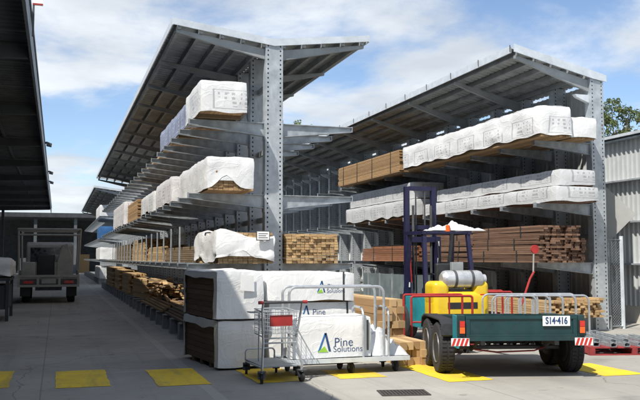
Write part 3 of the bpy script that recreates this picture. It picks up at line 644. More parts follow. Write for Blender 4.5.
for k in range(6):                                   # basket wires
    z = 0.62 + k * 0.055; b.tube([(-0.24, -0.43, z), (-0.22, 0.02, z), (0.22, 0.02, z), (0.24, -0.43, z)], 0.0035, 4, closed=True)
for k in range(13):
    x = -0.22 + k * 0.0367; b.tube([(x, -0.43, 0.90), (x, -0.43, 0.62), (x, 0.02, 0.62), (x, 0.02, 0.90)], 0.003, 4)
for k in range(1, 9):
    y = -0.43 + k * 0.05
    for sx in (-1, 1): b.tube([(sx * 0.23, y, 0.62), (sx * 0.23, y, 0.90)], 0.003, 4)
b.build('wire_basket', 'chrome_tube', t)
MB().tube([(-0.24, -0.43, 0.90), (-0.22, 0.03, 0.92), (0.22, 0.03, 0.92), (0.24, -0.43, 0.90)], 0.009, 6, closed=True).build('basket_rim', 'chrome_tube', t, smooth=True)
MB().box(-0.23, 0.23, -0.42, 0.46, 0.19, 0.205).build('platform', 'galv_dull', t)
MB().tube(hoop((-0.22, 0.45), (0.20, 0.45), 0.20, 0.34, 0.05), 0.012, 8).build('front_hoop', 'chrome_tube', t, smooth=True)
MB().box(-0.26, 0.02, 0.04, 0.26, 0.86, 0.872).build('seat_tray', 'galv_dull', t)
MB().tube([(-0.12, 0.15, 0.865), (-0.12, 0.15, 0.2)], 0.012, 8).build('tray_post', 'chrome_tube', t, smooth=True)

# ---------------------------------------------------------------- box trailer
t = thing('box_trailer', 'dark green tandem box trailer with number plate on its tailgate', 'trailer', (5.88, 9.355, 0), R(-15))
TW, TL, TI = 0.85, 2.3, 0.79
MB().box(-TI, TI, 0.06, TL, 0.535, 0.56).build('floor_panel', 'steel_dark', t)
g_ = MB().box(-TW + 0.10, TW - 0.10, -0.012, 0.02, 0.565, 0.835).build('tailgate', 'green_paint', t, bevel=0.004)
MB().box(-TW + 0.10, TW - 0.10, -0.030, -0.013, 0.795, 0.838).build('top_rail', 'green_paint', g_); MB().box(-TW + 0.10, TW - 0.10, -0.030, -0.013, 0.565, 0.595).build('bottom_rail', 'green_paint', g_)
for x in (-TW + 0.10, TW - 0.155): MB().box(x, x + 0.055, -0.026, -0.013, 0.596, 0.794).build('end_stile', 'green_paint', g_)
MB().box(-TW, TW, -0.03, 0.05, 0.505, 0.563).build('rear_beam', 'green_paint', t, bevel=0.004)
for sg in (-1, 1):
    x = sg * TW
    MB().box(min(x, x - sg * 0.03), max(x, x - sg * 0.03), 0.06, 0.335, 0.40, 0.83).build('quarter_panel', 'teal_and_sunlit_green' if sg < 0 else 'green_paint', t, bevel=0.004)  # left panel: sun on the green side painted as lighter teal
    xi = sg * TI; MB().prism([(0.06, 0.563), (0.06, 0.84), (TL, 0.70), (TL, 0.563)], 0, min(xi, xi - sg * 0.03), max(xi, xi - sg * 0.03)).build('side_panel', 'green_paint', t, bevel=0.004)
    MB().box(min(x + sg * 0.002, x - sg * 0.09), max(x + sg * 0.002, x - sg * 0.09), -0.025, 0.058, 0.565, 0.845).build('corner_post', 'green_paint', t, bevel=0.006)
    l = MB().box(x - sg * 0.045 - 0.04, x - sg * 0.045 + 0.04, -0.060, -0.027, 0.60, 0.78).build('tail_light', 'black', t, bevel=0.006)
    MB().box(x - sg * 0.045 - 0.033, x - sg * 0.045 + 0.033, -0.066, -0.0605, 0.695, 0.77).build('red_lens', 'red_lens', l); MB().box(x - sg * 0.045 - 0.033, x - sg * 0.045 + 0.033, -0.066, -0.0605, 0.61, 0.69).build('amber_lens', 'orange_lens', l)
    # reflector board with slanted red bands
    rb_ = MB().box(x - sg * 0.02 - 0.12, x - sg * 0.02 + 0.12, -0.046, -0.034, 0.445, 0.545).build('reflector_board', 'white_matte', t)
    for k in range(4):
        x0 = x - sg * 0.02 - 0.118 + k * 0.056
        MB().prism([(x0, 0.447), (x0 + 0.032, 0.447), (x0 + 0.066, 0.543), (x0 + 0.034, 0.543)], 1, -0.049, -0.0465).build('red_band', 'red_lens', rb_)
    # mudguard over both wheels
    pts = [(0.35, 0.55), (0.39, 0.70), (0.55, 0.755), (1.65, 0.755), (1.86, 0.70), (1.92, 0.55)]
    prof = [(y, z) for y, z in pts] + [(y * 0.985 + 0.017, z - 0.02) for y, z in reversed(pts)]
    a = sg * (TI + 0.004); MB().prism([(y, z) for y, z in prof], 0, min(a, a + sg * 0.20), max(a, a + sg * 0.225)).build('mudguard', 'black' if sg < 0 else 'green_paint', t)
    for yy in (0.72, 1.46):
        xc = sg * 0.905; w = MB(); r = 0.345
        w.lathe([(0.20, -0.09), (0.29, -0.108), (0.33, -0.10), (r, -0.075), (r, 0.075), (0.33, 0.10), (0.29, 0.108), (0.20, 0.09)], (xc, yy, r), (1, 0, 0), 32)
        wo_ = inst('wheel', None, t, (0, 0, 0))
        ty = w.build('tyre', 'rubber', wo_, smooth=True)
        tr = MB()
        for k in range(40):
            a = k * 2 * math.pi / 40; m_ = Matrix.Rotation(a, 3, 'X')
            for sx in (-0.045, 0.045): tr.obox(Vector((xc + sx, yy, r)) + m_ @ Vector((0, 0, r + 0.001)), (0.032, 0.018, 0.006), m_)
        tr.build('tread', 'rubber', ty)
        MB().lathe([(0.001, sg * 0.05), (0.07, sg * 0.06), (0.09, sg * 0.04), (0.17, sg * 0.05), (0.205, sg * 0.105), (0.21, sg * 0.09), (0.21, -sg * 0.09)], (xc, yy, r), (1, 0, 0), 24).build('rim', 'rim_grey', wo_, smooth=True)
for yy in (0.72, 1.46): MB().cyl((-0.75, yy, 0.345), (0.75, yy, 0.345), 0.03, 10).build('axle', 'steel_dark', t, smooth=True)
for x in (-0.5, 0.5):
    MB().box(x - 0.03, x + 0.03, 0.06, TL + 0.0, 0.44, 0.534).build('chassis_rail', 'steel_dark', t)
    MB().tube([(x, 0.35, 0.45), (x, 0.72, 0.31), (x, 1.09, 0.44), (x, 1.46, 0.31), (x, 1.83, 0.45)], 0.025, 6).build('leaf_spring', 'steel_dark', t)
MB().box(-TI + 0.03, TI - 0.03, TL, TL + 0.03, 0.56, 0.70).build('headboard', 'green_paint', t)
for sg in (-1, 1): MB().beam((sg * 0.5, TL - 0.05, 0.42), (0, TL + 1.25, 0.42), 0.05, 0.08).build('drawbar', 'steel_dark', t)
MB().cyl((0.06, TL + 0.95, 0.0), (0.06, TL + 0.95, 0.40), 0.03, 10).build('jockey_stand', 'steel_dark', t, smooth=True)
np_ = MB().box(0.28, 0.65, -0.040, -0.0305, 0.70, 0.832).build('number_plate', 'white_matte', t, bevel=0.003)
inst('lettering', text_mesh('S14·416', 0.125, 'ink_navy', 0.004), np_, (0.465, -0.0415, 0.768), rot=(R(90), 0, 0), scale=(0.74, 1, 1))
MB().tube([(-0.55, 0.30, 0.36), (-0.2, 0.5, 0.30), (0.3, 0.4, 0.33), (0.55, 0.6, 0.37)], 0.012, 6).build('wiring', 'red_dull', t)

# ---------------------------------------------------------------- forklift
t = thing('forklift', 'yellow forklift with purple mast and silver gas cylinder parked in the aisle', 'forklift', (7.16, 13.35, 0), R(-3))
b = MB(); W2 = 0.56
def rbox(x0, x1, y0, y1, z0, z1, name, m, bev=0.05, parent=t):
    o = MB().box(x0, x1, y0, y1, z0, z1).build(name, m, parent, smooth=False); md = o.modifiers.new('bevel', 'BEVEL'); md.width = bev; md.segments = 4; md.limit_method = 'ANGLE'
    for p in o.data.polygons: p.use_smooth = True
    return o
cw = rbox(-W2, W2, 0.0, 0.55, 0.22, 0.98, 'counterweight', 'yellow_body', 0.10)
for sg in (-1, 1):
    rbox(sg * 0.40 - 0.165, sg * 0.40 + 0.165, 0.015, 0.52, 0.70, 1.17, 'shoulder', 'yellow_body', 0.10)
rbox(-W2 + 0.02, W2 - 0.02, 0.50, 1.55, 0.25, 0.86, 'body', 'teal_and_sunlit_green', 0.03); rbox(-0.33, 0.33, 0.6, 1.2, 0.86, 1.02, 'engine_cover', 'black', 0.04)
rbox(-0.26, 0.26, 0.72, 1.18, 1.02, 1.12, 'seat', 'black', 0.04); rbox(-0.25, 0.25, 0.62, 0.74, 1.06, 1.50, 'backrest', 'black', 0.04)
g = MB(); g.lathe([(0.02, -0.44), (0.10, -0.43), (0.155, -0.38), (0.165, -0.34), (0.165, 0.30), (0.15, 0.36), (0.09, 0.40), (0.09, 0.46), (0.08, 0.46)], (0.06, 0.14, 1.205), (1, 0.0, 0), 24)
cy = g.build('gas_cylinder', 'silver', t, smooth=True)
for x in (-0.18, 0.16): MB().lathe([(0.167, -0.025), (0.172, -0.025), (0.172, 0.025), (0.167, 0.025)], (0.06 + x, 0.14, 1.205), (1, 0, 0), 24).build('clamp_band', 'steel_dark', cy, smooth=True)
MB().box(-0.22, 0.28, 0.10, 0.30, 0.96, 1.01).build('cylinder_cradle', 'steel_dark', t)
# overhead guard
for sg in (-1, 1):
    MB().beam((sg * 0.50, 0.55, 0.86), (sg * 0.46, 0.72, 2.06), 0.075, 0.075).build('guard_post', 'purple_paint', t); MB().beam((sg * 0.50, 1.62, 0.80), (sg * 0.46, 1.45, 2.06), 0.075, 0.075).build('guard_post', 'purple_paint', t)
    MB().box(sg * 0.48 - 0.04, sg * 0.48 + 0.04, 0.66, 1.55, 2.06, 2.13).build('guard_rail', 'purple_paint', t)
for k in range(8): MB().box(-0.44, 0.44, 0.68 + k * 0.115, 0.72 + k * 0.115, 2.075, 2.115).build('guard_bar', 'purple_paint', t)
bc = MB().lathe([(0.05, 0), (0.05, 0.03), (0.045, 0.03), (0.045, 0.11), (0.02, 0.13)], (0.05, 0.74, 2.118), (0, 0, 1), 14).build('beacon', 'orange_lens', t, smooth=True)
MB().beam((0.0, 0.70, 1.1), (0.10, 0.66, 2.07), 0.05, 0.05).build('exhaust_pipe', 'black', t); rbox(0.02, 0.26, 0.50, 0.60, 1.30, 1.52, 'document_box', 'galv_dull', 0.01)
rbox(-0.50, -0.16, 0.30, 0.62, 0.97, 1.14, 'teal_hood', 'teal_and_sunlit_green', 0.06)
MB().tube(arc((0.0, 1.42, 1.15), 0.16, 0, 2 * math.pi, 20, (1, 0, 0), (0, 0.55, 0.83))[:-1], 0.014, 8, closed=True).build('steering_wheel', 'black', t, smooth=True); MB().cyl((0, 1.42, 1.15), (0, 1.62, 0.86), 0.025, 8).build('steering_column', 'black', t)
# mast with two channel pairs
for sg in (-1, 1):
    MB().box(sg * 0.33 - 0.06, sg * 0.33 + 0.06, 1.85, 1.98, 0.06, 2.05).build('outer_mast', 'purple_paint', t); MB().box(sg * 0.30 - 0.05, sg * 0.30 + 0.05, 1.985, 2.09, 0.40, 3.10).build('inner_mast', 'purple_paint', t)
    MB().cyl((sg * 0.20, 1.92, 0.3), (sg * 0.20, 1.92, 2.70), 0.028, 10).build('lift_cylinder', 'steel_dark', t, smooth=True)
    for z in (1.0, 1.5, 1.85): MB().box(sg * 0.33 - 0.02, sg * 0.33 + 0.02, 1.843, 1.8495, z, z + 0.10).build('sticker', 'white_matte', t)
    w = MB(); w.lathe([(0.17, -0.11), (0.30, -0.12), (0.33, -0.09), (0.33, 0.09), (0.30, 0.12), (0.17, 0.11)], (sg * 0.47, 1.62, 0.33), (1, 0, 0), 26); w.build('front_wheel', 'rubber', t, smooth=True)
    w = MB(); w.lathe([(0.12, -0.08), (0.23, -0.09), (0.25, -0.06), (0.25, 0.06), (0.23, 0.09), (0.12, 0.08)], (sg * 0.45, 0.36, 0.25), (1, 0, 0), 24); w.build('rear_wheel', 'rubber', t, smooth=True)
    MB().prism([(2.16, 0.42), (2.16, 0.86), (2.20, 0.86), (2.20, 0.47), (3.25, 0.44), (3.25, 0.43)], 0, sg * 0.28 - 0.05, sg * 0.28 + 0.05).build('fork_tine', 'steel_dark', t)
    MB().tube([(sg * 0.30, 1.84, 2.0), (sg * 0.32, 1.80, 1.6), (sg * 0.28, 1.82, 1.1)], 0.016, 6).build('hose', 'red_paint' if sg < 0 else 'black', t)
for sg in (-1, 1): MB().box(sg * 0.10 - 0.014, sg * 0.10 + 0.014, 2.01, 2.03, 0.86, 3.0).build('lift_chain', 'steel_dark', t)
MB().box(-0.30, 0.30, -0.004, -0.0005, 0.66, 0.78).build('warning_decal', 'black', cw); MB().box(-0.14, 0.14, -0.03, -0.001, 0.30, 0.44).build('tow_bracket', 'steel_dark', cw)
for sg in (-1, 1): MB().box(sg * 0.42 - 0.06, sg * 0.42 + 0.06, 0.005, 0.0149, 0.86, 0.93).build('rear_lamp', 'red_lens', t)
MB().tube([(0.52, 0.14, 1.205), (0.56, 0.25, 1.16), (0.50, 0.45, 1.0), (0.42, 0.58, 0.9)], 0.013, 6).build('gas_hose', 'black', t, smooth=True)
for z in (2.20, 3.02): MB().box(-0.25, 0.25, 2.0, 2.07, z, z + 0.09).build('mast_cross_bar', 'purple_paint', t)
MB().box(-0.27, 0.27, 1.86, 1.96, 1.93, 2.04).build('mast_cross_bar', 'purple_paint', t); MB().box(-0.42, 0.42, 2.095, 2.155, 0.45, 0.85).build('fork_carriage', 'steel_dark', t)
t = thing('plastic_film', 'crumpled clear plastic film lying on top of the forklift guard', 'plastic film', (7.10, 14.1, 2.117))
b = MB(); nx_, ny_ = 44, 26; vs = []
for j in range(ny_ + 1):
    for i in range(nx_ + 1):
        u, w = i / nx_, j / ny_; p = Vector((u * 4, w * 2.6, 0.4)); env = max(0.0, math.sin(math.pi * u)) ** 0.5 * max(0.0, math.sin(math.pi * w)) ** 0.5
        h = 0.02 + env * (0.05 + 0.16 * abs(noise.noise(p * 1.1)) + 0.09 * abs(noise.noise(p * 2.6)))
        vs.append((u * 1.12 - 0.14 + 0.06 * noise.noise(p * 1.4), w * 0.62 - 0.02 + 0.05 * noise.noise(p * 1.3 + Vector((9, 0, 0))), max(0.024, h)))
b.add(vs, [(j * (nx_ + 1) + i, j * (nx_ + 1) + i + 1, (j + 1) * (nx_ + 1) + i + 1, (j + 1) * (nx_ + 1) + i) for j in range(ny_) for i in range(nx_)])
b.build('film', 'film', t, smooth=True)

# ---------------------------------------------------------------- trolleys parked beyond the trailer
for k in range(5):
    t = thing('nested_trolley', ('first', 'second', 'third', 'fourth', 'fifth')[k] + ' bent tube trolley from the forklift in the nested row behind the trailer', 'trolley', (7.35 + k * 0.24, 12.62 - 0.05 * k, 0), R(-14), 'nested tube trolleys behind the trailer')
    for y in (0.0, 0.62):
        MB().tube(hoop((0.0, y), (0.80, y), 0.16, 0.93, 0.11), 0.018, 8).build('hoop', 'chrome_tube', t, smooth=True)
    MB().box(-0.02, 0.84, -0.02, 0.64, 0.155 + 0.0, 0.18).build('deck', 'galv_dull', t) if k == 0 else MB().box(0.0, 0.16, -0.02, 0.64, 0.155, 0.18).build('deck', 'galv_dull', t)
    for y in (0.06, 0.56): caster(t, 0.08, y, 0.07, 0.155)
    for y in (0.06, 0.56): caster(t, 0.76, y, 0.07, 0.155) if k == 4 or k == 0 else None
def red_trolley(label, loc, rz, L, zt, seed):
    t = thing('red_trolley', label, 'trolley', loc, rz)
    MB().tube(hoop((0, 0), (L, 0), 0.12, zt, 0.04), 0.02, 8).build('rail', 'red_paint', t, smooth=True); MB().tube(hoop((0, 0.6), (L, 0.6), 0.12, zt, 0.04), 0.02, 8).build('rail', 'red_paint', t, smooth=True)
    for x in (L * 0.3, L * 0.62): MB().cyl((x, 0, 0.15), (x, 0, zt - 0.01), 0.015, 8).build('upright', 'red_paint', t, smooth=True)
    MB().cyl((0, 0, zt * 0.55), (L, 0, zt * 0.55), 0.015, 8).build('mid_rail', 'red_paint', t, smooth=True)
    MB().box(-0.03, L + 0.03, -0.03, 0.63, 0.14, 0.17).build('deck', 'red_dull', t)
    for x in (0.1, L - 0.1):
        for y in (0.06, 0.54): caster(t, x, y, 0.07, 0.14)
red_trolley('red tube rail trolley between pine beams and the green trailer', (5.66, 12.35, 0), R(-12), 1.05, 0.96, 1)
red_trolley('red tube rail trolley behind the nested tube trolleys', (7.55, 13.75, 0), R(-14), 0.8, 0.95, 2)
t = thing('warning_paddle', 'round red paddle on a leaning red pole beyond the trailer', 'paddle', (8.28, 13.45, 0))
MB().tube([(0, 0, 0), (0.14, 0.02, 0.55), (0.42, 0.05, 1.20), (0.52, 0.06, 1.34)], 0.022, 8).build('pole', 'red_paint', t, smooth=True)
MB().tube([(0.50, 0.06, 1.28), (0.52, 0.06, 1.70)], 0.016, 8).build('white_rod', 'cream_and_shaded_white', t, smooth=True); MB().cyl((0.545, 0.04, 1.77), (0.545, 0.07, 1.77), 0.085, 20).build('disc', 'red_paint', t, smooth=True)

# ---------------------------------------------------------------- pallet with steel sections, mesh gate, sign, drain
t = thing('red_pallet', 'worn red timber pallet on the concrete by the rack end post', 'pallet', (8.36, 11.25, 0), R(-14)); rnd = random.Random(8)
for x in (0, 0.72, 1.46): MB().box(x, x + 0.09, 0, 1.1, 0.022, 0.115).build('bearer', 'red_dull', t)
for k in range(7): MB().box(0, 1.55, k * 0.16, k * 0.16 + 0.12, 0.116, 0.138).build('deck_board', 'red_dull', t)
for y in (0, 0.5, 0.98): MB().box(0, 1.55, y, y + 0.11, 0, 0.021).build('bottom_board', 'red_dull', t)
for k in range(9):
    rz_ = R(-14 + rnd.uniform(-5, 5)); m_ = rotz(R(-14)); x = 0.10 + (k % 6) * 0.24; z = 0.139 + (k // 6) * 0.062; p = m_ @ Vector((x, -0.02 + rnd.uniform(-0.03, 0.12), 0))
    b = MB(); L = 1.7 + rnd.uniform(-0.3, 0.4)
    b.box(0, 0.10, 0, L, 0, 0.005); b.box(0, 0.005, 0, L, 0.005, 0.06); b.box(0.095, 0.10, 0, L, 0.005, 0.06); b.box(0.005, 0.028, 0, L, 0.055, 0.06); b.box(0.072, 0.095, 0, L, 0.055, 0.06)
    o = b.build('steel_channel', 'galv', None, (8.36 + p.x, 11.25 + p.y, z), rz_); tag(o, ('first', 'second', 'third', 'fourth', 'fifth', 'sixth')[k % 6] + ' steel channel from the trailer end of the red pallet, ' + ('bottom layer' if k < 6 else 'upper layer'), 'steel channel', 'steel channels on the red pallet')
t = thing('mesh_gate', 'galvanised tube gate leaf with wire mesh beside the rack end post', 'gate', (11.78, 15.25, 0))
MB().tube([(0, 0, 0.06), (0, 0, 2.02), (0.44, 0, 2.02), (0.44, 0, 0.06)], 0.024, 8, closed=True).build('frame', 'galv_bright', t, smooth=True)
MB().cyl((0.48, 0.02, 0), (0.48, 0.02, 2.10), 0.045, 12).build('post', 'galv_bright', t, smooth=True)
b = MB()
for k in range(-30, 34):
    for sg in (-1, 1):
        z0 = k * 0.065; a = [(0.0, z0), (0.44, z0 + sg * 0.44)]
        (xa, za_), (xb, zb_) = a; tt = []
        for tk in (0.0, 1.0): tt.append((xa + (xb - xa) * tk, za_ + (zb_ - za_) * tk))
        lo, hi = 0.0, 1.0
        dz = zb_ - za_
        for lim, side in ((0.06, 0), (2.02, 1)):
            tl = (lim - za_) / dz
            if side == 0: (lo, hi) = (max(lo, tl), hi) if dz > 0 else (lo, min(hi, tl))
            else: (lo, hi) = (lo, min(hi, tl)) if dz > 0 else (max(lo, tl), hi)
        if hi - lo > 0.05: b.tube([(0.44 * lo, 0, za_ + dz * lo), (0.44 * hi, 0, za_ + dz * hi)], 0.0028, 4)
b.build('wire_mesh', 'galv', t)
t = thing('diamond_sign', 'plain grey back of a diamond sign on a post behind the rack end', 'sign', (12.2, 15.68, 0), R(-52))
MB().cyl((0, 0.045, 0), (0, 0.045, 2.85), 0.03, 10).build('post', 'galv', t, smooth=True); s_ = 0.66
MB().prism([(0, 2.60 - s_), (s_, 2.60), (0, 2.60 + s_), (-s_, 2.60)], 1, -0.006, 0.006).build('plate', 'grey_sign', t)
t = thing('drain_grate', 'dark iron drain grate set in the concrete in front of the trolley', 'drain', (3.62, 8.72, 0), R(-12))
MB().box(0, 0.58, 0, 0.03, 0.001, 0.012).build('frame', 'rust_iron', t); MB().box(0, 0.58, 0.35, 0.38, 0.001, 0.012).build('frame', 'rust_iron', t); MB().box(0, 0.03, 0.031, 0.349, 0.001, 0.012).build('frame', 'rust_iron', t); MB().box(0.55, 0.58, 0.031, 0.349, 0.001, 0.012).build('frame', 'rust_iron', t)
MB().box(0.03, 0.55, 0.03, 0.35, 0.001, 0.003).build('sump', 'black', t)
for k in range(12): MB().box(0.045 + k * 0.0425, 0.068 + k * 0.0425, 0.031, 0.349, 0.003, 0.011).build('grate_bar', 'rust_iron', t)
t = thing('price_sign', 'small framed white notice fixed to the front of the crumpled drape', 'notice', (3.36, 13.885, 1.92))
MB().box(0, 0.25, 0, 0.012, -0.01, 0.165).build('frame', 'steel_dark', t); MB().box(0.015, 0.235, -0.003, -0.0005, 0.006, 0.15).build('paper', 'white_matte', t)
for k in range(3): MB().box(0.04, 0.21 - 0.03 * (k % 2), -0.0045, -0.0032, 0.035 + k * 0.036, 0.047 + k * 0.036).build('printed_line', 'ink', t)

# ---------------------------------------------------------------- shed wall beyond the single sided rack
t = thing('metal_shed', 'pale ribbed metal shed with projecting horizontal ledges behind the rack', 'shed', (13.55, 5.0, 0))
MB().box(0.0, 0.18, 0, 60, 0, 0.42).build('plinth', 'plinth', t)
bh = 1.04
WS = sheet_mesh('wall_sheet', 'zinc_wall', bh - 0.01, 1.196, 0.17, 0.04)
for r_ in range(4):
    for k in range(16):
        inst('wall_sheet', WS, t, (0.02, 7 + k * 1.2, 0.42 + r_ * bh), rot=(0, -math.pi / 2, 0))
    MB().box(-0.17, 0.10, 0, 60, 0.42 + (r_ + 1) * bh - 0.03, 0.42 + (r_ + 1) * bh + 0.01).build('ledge', 'galv', t)
MB().box(0.10, 9.0, 0, 60, 0.44, 4.5).build('shed_body', 'zinc_wall', t)
MB().prism([(-0.22, 4.63), (-0.22, 4.70), (4.5, 5.2), (9.2, 4.70), (9.2, 4.63)], 1, -0.2, 60.2).build('roof', 'galv_bright', t)
for yy in (13.2, 17.6, 22.0): MB().box(-0.10, -0.05, yy, yy + 0.12, 0, 4.5).build('wall_post', 'galv', t)

# ---------------------------------------------------------------- warehouse canopy along the lane
t = thing('warehouse_canopy', 'dark warehouse with a long deep fascia overhanging the lane', 'warehouse', (-0.62, 0, 0))
FB, FT = 6.05, 6.60
MB().box(-0.06, 0.0, -30, 84, FB, FT).build('fascia', 'fascia_dark', t)
MB().box(0.002, 0.03, -30, 84, FT - 0.07, FT + 0.02).build('gutter', 'fascia_dark', t)
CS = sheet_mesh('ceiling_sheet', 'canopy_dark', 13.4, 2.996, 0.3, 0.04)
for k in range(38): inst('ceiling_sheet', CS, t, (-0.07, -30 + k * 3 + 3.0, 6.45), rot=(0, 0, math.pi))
PB = MB().prism([(-0.1, 6.10), (-0.1, 6.38), (-13.3, 6.38), (-13.3, 5.7)], 1, -0.06, 0.06).mesh('canopy_beam', 'canopy_dark')
PC = MB().box(-0.12, 0.12, -0.12, 0.12, 0, 6.0).mesh('canopy_column', 'canopy_dark')
for k in range(15):
    inst('canopy_beam', PB, t, (0, -26 + k * 7.5, 0)); inst('canopy_column', PC, t, (-4.2, -26 + k * 7.5, 0))
for k in range(5): MB().box(-1.5 - k * 2.6, -1.42 - k * 2.6, -29, 83.5, 6.382, 6.44).build('purlin', 'canopy_dark', t)
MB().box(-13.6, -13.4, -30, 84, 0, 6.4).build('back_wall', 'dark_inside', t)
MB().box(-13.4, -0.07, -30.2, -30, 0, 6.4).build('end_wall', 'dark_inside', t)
for yy in (34.5, 46.0, 52.0):
    l = MB().box(0.032, 0.10, yy - 0.04, yy + 0.04, 6.28, 6.36).build('floodlight_bracket', 'steel_dark', t); MB().prism([(0.10, 6.36), (0.32, 6.28), (0.30, 6.16), (0.10, 6.20)], 1, yy - 0.16, yy + 0.16).build('floodlight', 'steel_dark', l)
t = thing('hanging_sign', 'white sign with red edge fixed to the dark warehouse fascia', 'sign', (-0.588, 17.0, 6.45))
MB().box(0.0, 0.20, 0.0, 0.04, 0.30, 0.72).build('board', 'white_matte', t); MB().box(0.0, 0.20, -0.006, -0.001, 0.30, 0.335).build('red_edge', 'red_paint', t); MB().box(0, 0.04, 0.0, 0.04, -0.35, 0.298).build('bracket', 'steel_dark', t)
# draped goods on a bench under the canopy
t = thing('draped_bench', 'dark bench under the canopy with white plastic draped over it', 'bench', (-2.3, 21.8, 0))
MB().box(0, 1.18, 0, 2.2, 1.02, 1.10).build('top', 'dark_inside', t)
for x in (0.02, 1.08):
    for y in (0.05, 2.05): MB().box(x, x + 0.08, y, y + 0.08, 0, 1.02).build('leg', 'dark_inside', t)
MB().box(0.05, 1.13, 0.1, 2.1, 0.3, 0.9).build('shelf_goods', 'dark_inside', t)
inst('drape', wrap_mesh('wrap', 1.22, 2.2, 0.52, 91, 0.12, 0.05, sag=0.12), t, (-0.02, -0.02, 1.08))

# ---------------------------------------------------------------- far shed closing the lane
t = thing('far_shed', 'low dark open fronted shed closing the far end of the lane', 'shed', (-14, 86, 0))
MB().box(0, 24, 0.0, 0.3, 5.75, 6.2).build('front_beam', 'dark_inside', t); MB().box(0, 24, 0.3, 14, 6.0, 6.2).build('roof', 'canopy_dark', t); MB().box(0, 24, 13.8, 14, 0, 6.0).build('back_wall', 'dark_inside', t)
for k in range(7): MB().box(k * 3.9, k * 3.9 + 0.3, 0.32, 0.6, 0, 5.75).build('column', 'canopy_dark', t)
for k, (x, z) in enumerate(((10.0, 0), (11.6, 0), (13.3, 0), (14.9, 0), (16.2, 0))): MB().box(x, x + 1.2, 6, 7, 0, 1.6 + 0.4 * (k % 3)).build('stored_goods', ('white_paint', 'pine', 'crate_grey', 'blue_tarp', 'pine')[k], t)
# loads on the far rack
for k, (z, y0, y1, lab, mm) in enumerate(((LV[1], 51, 55, 'blue wrapped pack on the middle arms of the farther rack', 'blue_tarp'), (LV[0], 51, 56, 'pale pack on the lowest arms of the farther rack, under the blue one', 'wrap'), (LV[2], 52, 57, 'white wrapped pack on the top arms of the farther rack', 'wrap'), (0.32, 51, 57, 'grey wrapped pack on the ground beams of the farther rack', 'wrap_grey'))):
    pack(lab, 2.5, 3.5, y0, y1, z, z + 0.75, 95 + k, mm)

# ---------------------------------------------------------------- tray truck down the lane
t = thing('tray_truck', 'small flat tray truck with ladder rack parked in the lane', 'truck', (-0.26, 30.0, 0), R(0))
MB().box(-1.0, 1.0, 0, 2.9, 0.86, 0.93).build('tray_floor', 'cream_and_shaded_white', t)
for z in (0.62, 0.965): MB().box(-1.04, 1.04, -0.05, -0.005, z - 0.04, z + 0.04).build('tray_rail', 'cream_and_shaded_white', t)
for x in (-1.0, -0.36, 0.36, 1.0): MB().box(x - 0.04, x + 0.04, -0.05, -0.006, 0.66, 0.925).build('tail_stile', 'cream_and_shaded_white', t)
MB().box(-1.0, 1.0, 0.0, 0.03, 0.60, 0.855).build('tail_board', 'steel_dark', t)
pl = MB().box(-0.24, 0.24, -0.03, -0.004, 0.70, 0.86).build('number_plate', 'cream_and_shaded_white', t)
for sg in (-1, 1):
    MB().box(sg * 0.68 - 0.16, sg * 0.68 + 0.16, -0.04, -0.006, 0.70, 0.80).build('tail_light', 'red_lens', t)
    MB().box(sg * 1.0 - 0.02, sg * 1.0 + 0.02, 0.05, 2.9, 0.935, 1.15).build('side_board', 'cream_and_shaded_white', t)
    for y in (0.06, 2.8): MB().cyl((sg * 1.0, y, 1.16), (sg * 1.05, y, 2.62), 0.04, 8).build('rack_post', 'cream_and_shaded_white', t, smooth=True)
    MB().cyl((sg * 1.05, 0.0, 2.62), (sg * 1.05, 4.4, 2.62), 0.035, 8).build('rack_rail', 'cream_and_shaded_white', t, smooth=True)
    for yy in (0.95, 4.0):
        w = MB(); w.lathe([(0.2, -0.12), (0.33, -0.13), (0.36, -0.1), (0.36, 0.1), (0.33, 0.13), (0.2, 0.12)], (sg * 0.78, yy, 0.36), (1, 0, 0), 24); o = w.build('wheel', 'rubber', t, smooth=True); MB().lathe([(0.05, -0.05), (0.21, -0.05), (0.21, 0.05), (0.05, 0.05)], (sg * 0.78, yy, 0.36), (1, 0, 0), 16).build('rim', 'silver', o)
    MB().box(sg * 0.78 - 0.18, sg * 0.78 + 0.18, 0.30, 0.33, 0.24, 0.60).build('mud_flap', 'black', t)
for y, z in ((0.0, 2.62), (2.85, 2.62), (1.4, 2.62), (0.04, 2.42)): MB().cyl((-1.05, y, z), (1.05, y, z), 0.035, 8).build('rack_bar', 'cream_and_shaded_white', t, smooth=True)
# cab
cb = MB().prism([(3.0, 0.55), (3.0, 2.10), (3.15, 2.22), (3.95, 2.20), (4.45, 1.55), (5.15, 1.40), (5.2, 0.55)], 0, -0.88, 0.88).build('cab', 'cream_and_shaded_white', t, bevel=0.06)
MB().box(-0.72, 0.72, 2.985, 2.997, 1.45, 2.0).build('rear_window', 'glass_dark', cb)
MB().box(-0.45, 0.45, 0.2, 5.0, 0.45, 0.6).build('chassis', 'steel_dark', t)
for (x0, x1, y0, y1, z0, z1, nm, mm) in ((-0.92, -0.45, 0.15, 0.7, 0.932, 1.46, 'white_storage_box', 'cream_and_shaded_white'), (-0.42, 0.18, 0.3, 1.5, 0.932, 1.72, 'black_equipment_case', 'black')):
    rbox(x0, x1, y0, y1, z0, z1, nm, mm, 0.03, t)
MB().prism([(0.26, 0.932), (0.26, 1.45), (0.42, 2.08), (0.62, 2.12), (0.80, 1.55), (0.80, 0.932)], 1, 0.2, 1.1).build('white_tool_bin', 'cream_and_shaded_white', t, bevel=0.03)

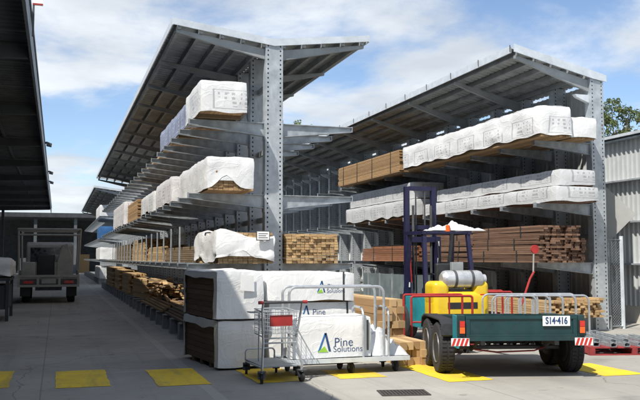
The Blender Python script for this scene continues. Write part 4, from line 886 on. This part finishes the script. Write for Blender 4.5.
# ---------------------------------------------------------------- trees
def tree(label, loc, H_, clumps, nl, m, seed, ls=0.16):
    rnd = random.Random(seed); t = thing('eucalyptus_tree', label, 'tree', loc)
    b = MB(); b.tube([(0, 0, 0), (0.1, 0.05, H_ * 0.3), (-0.05, 0.1, H_ * 0.55), (0.05, 0, H_ * 0.8)], 0.2, 10, radii=[0.30, 0.22, 0.15, 0.06])
    for (cx, cy_, cz, cr_) in clumps: b.tube([(0, 0.05, H_ * 0.35 + cz * 0.15), (cx * 0.45, cy_ * 0.45, cz * 0.78), (cx, cy_, cz)], 0.05, 6, radii=[0.10, 0.07, 0.025])
    b.build('trunk', 'bark', t, smooth=True)
    c = MB()
    for (cx, cy_, cz, cr_) in clumps:
        subs = [(Vector((cx, cy_, cz)) + Vector((rnd.gauss(0, 0.5), rnd.gauss(0, 0.5), rnd.gauss(0, 0.42))) * cr_, cr_ * rnd.uniform(0.25, 0.5)) for _ in range(9)]
        for _ in range(nl):
            s_, r_ = rnd.choice(subs); d = Vector((rnd.gauss(0, 1), rnd.gauss(0, 1), rnd.gauss(0, 0.8))).normalized() * r_ * rnd.random() ** 0.5
            p = s_ + d; a = Vector((rnd.gauss(0, 1), rnd.gauss(0, 1), -abs(rnd.gauss(0, 1)))).normalized(); w = a.orthogonal().normalized(); w = Matrix.Rotation(rnd.random() * 6.3, 3, a) @ w
            L = ls * rnd.uniform(0.7, 1.4); c.add([p, p + a * L * 0.5 + w * L * 0.2, p + a * L, p + a * L * 0.5 - w * L * 0.2], [(0, 1, 2, 3)])
    c.build('crown', m, t)
tree('leafy gum tree rising behind the metal shed next to the end post', (40.3, 50.5, 0), 14.2, [(-0.9, 0, 12.0, 1.0), (0.1, 0.5, 13.3, 1.1), (1.0, -0.4, 12.7, 0.9), (-0.3, 0, 11.0, 1.2), (0.9, 0.3, 11.0, 1.0), (-1.8, 0, 12.9, 0.9), (0.2, 0, 9.8, 1.6), (-1.5, 0, 10.3, 1.2)], 700, 'leaf', 1, 0.22)
tree('thin gum tree behind the metal shed, farther from the end post', (44.2, 51.5, 0), 14.4, [(-0.4, 0, 12.6, 1.1), (0.8, 0, 13.6, 1.1), (0.3, 0, 11.2, 1.3), (-0.6, 0, 10.0, 1.3), (1.5, 0.2, 12.1, 1.0)], 650, 'leaf_pale', 2, 0.22)
tree('gum tree top showing between the bare arms of the long rack', (15.4, 50.5, 0), 11.0, [(-0.5, 0, 9.9, 1.0), (0.2, 0.5, 10.3, 1.0), (0.7, -0.4, 9.3, 1.1), (-0.2, 0, 8.5, 1.3), (1.3, 0, 10.0, 0.8)], 500, 'leaf', 3, 0.2)
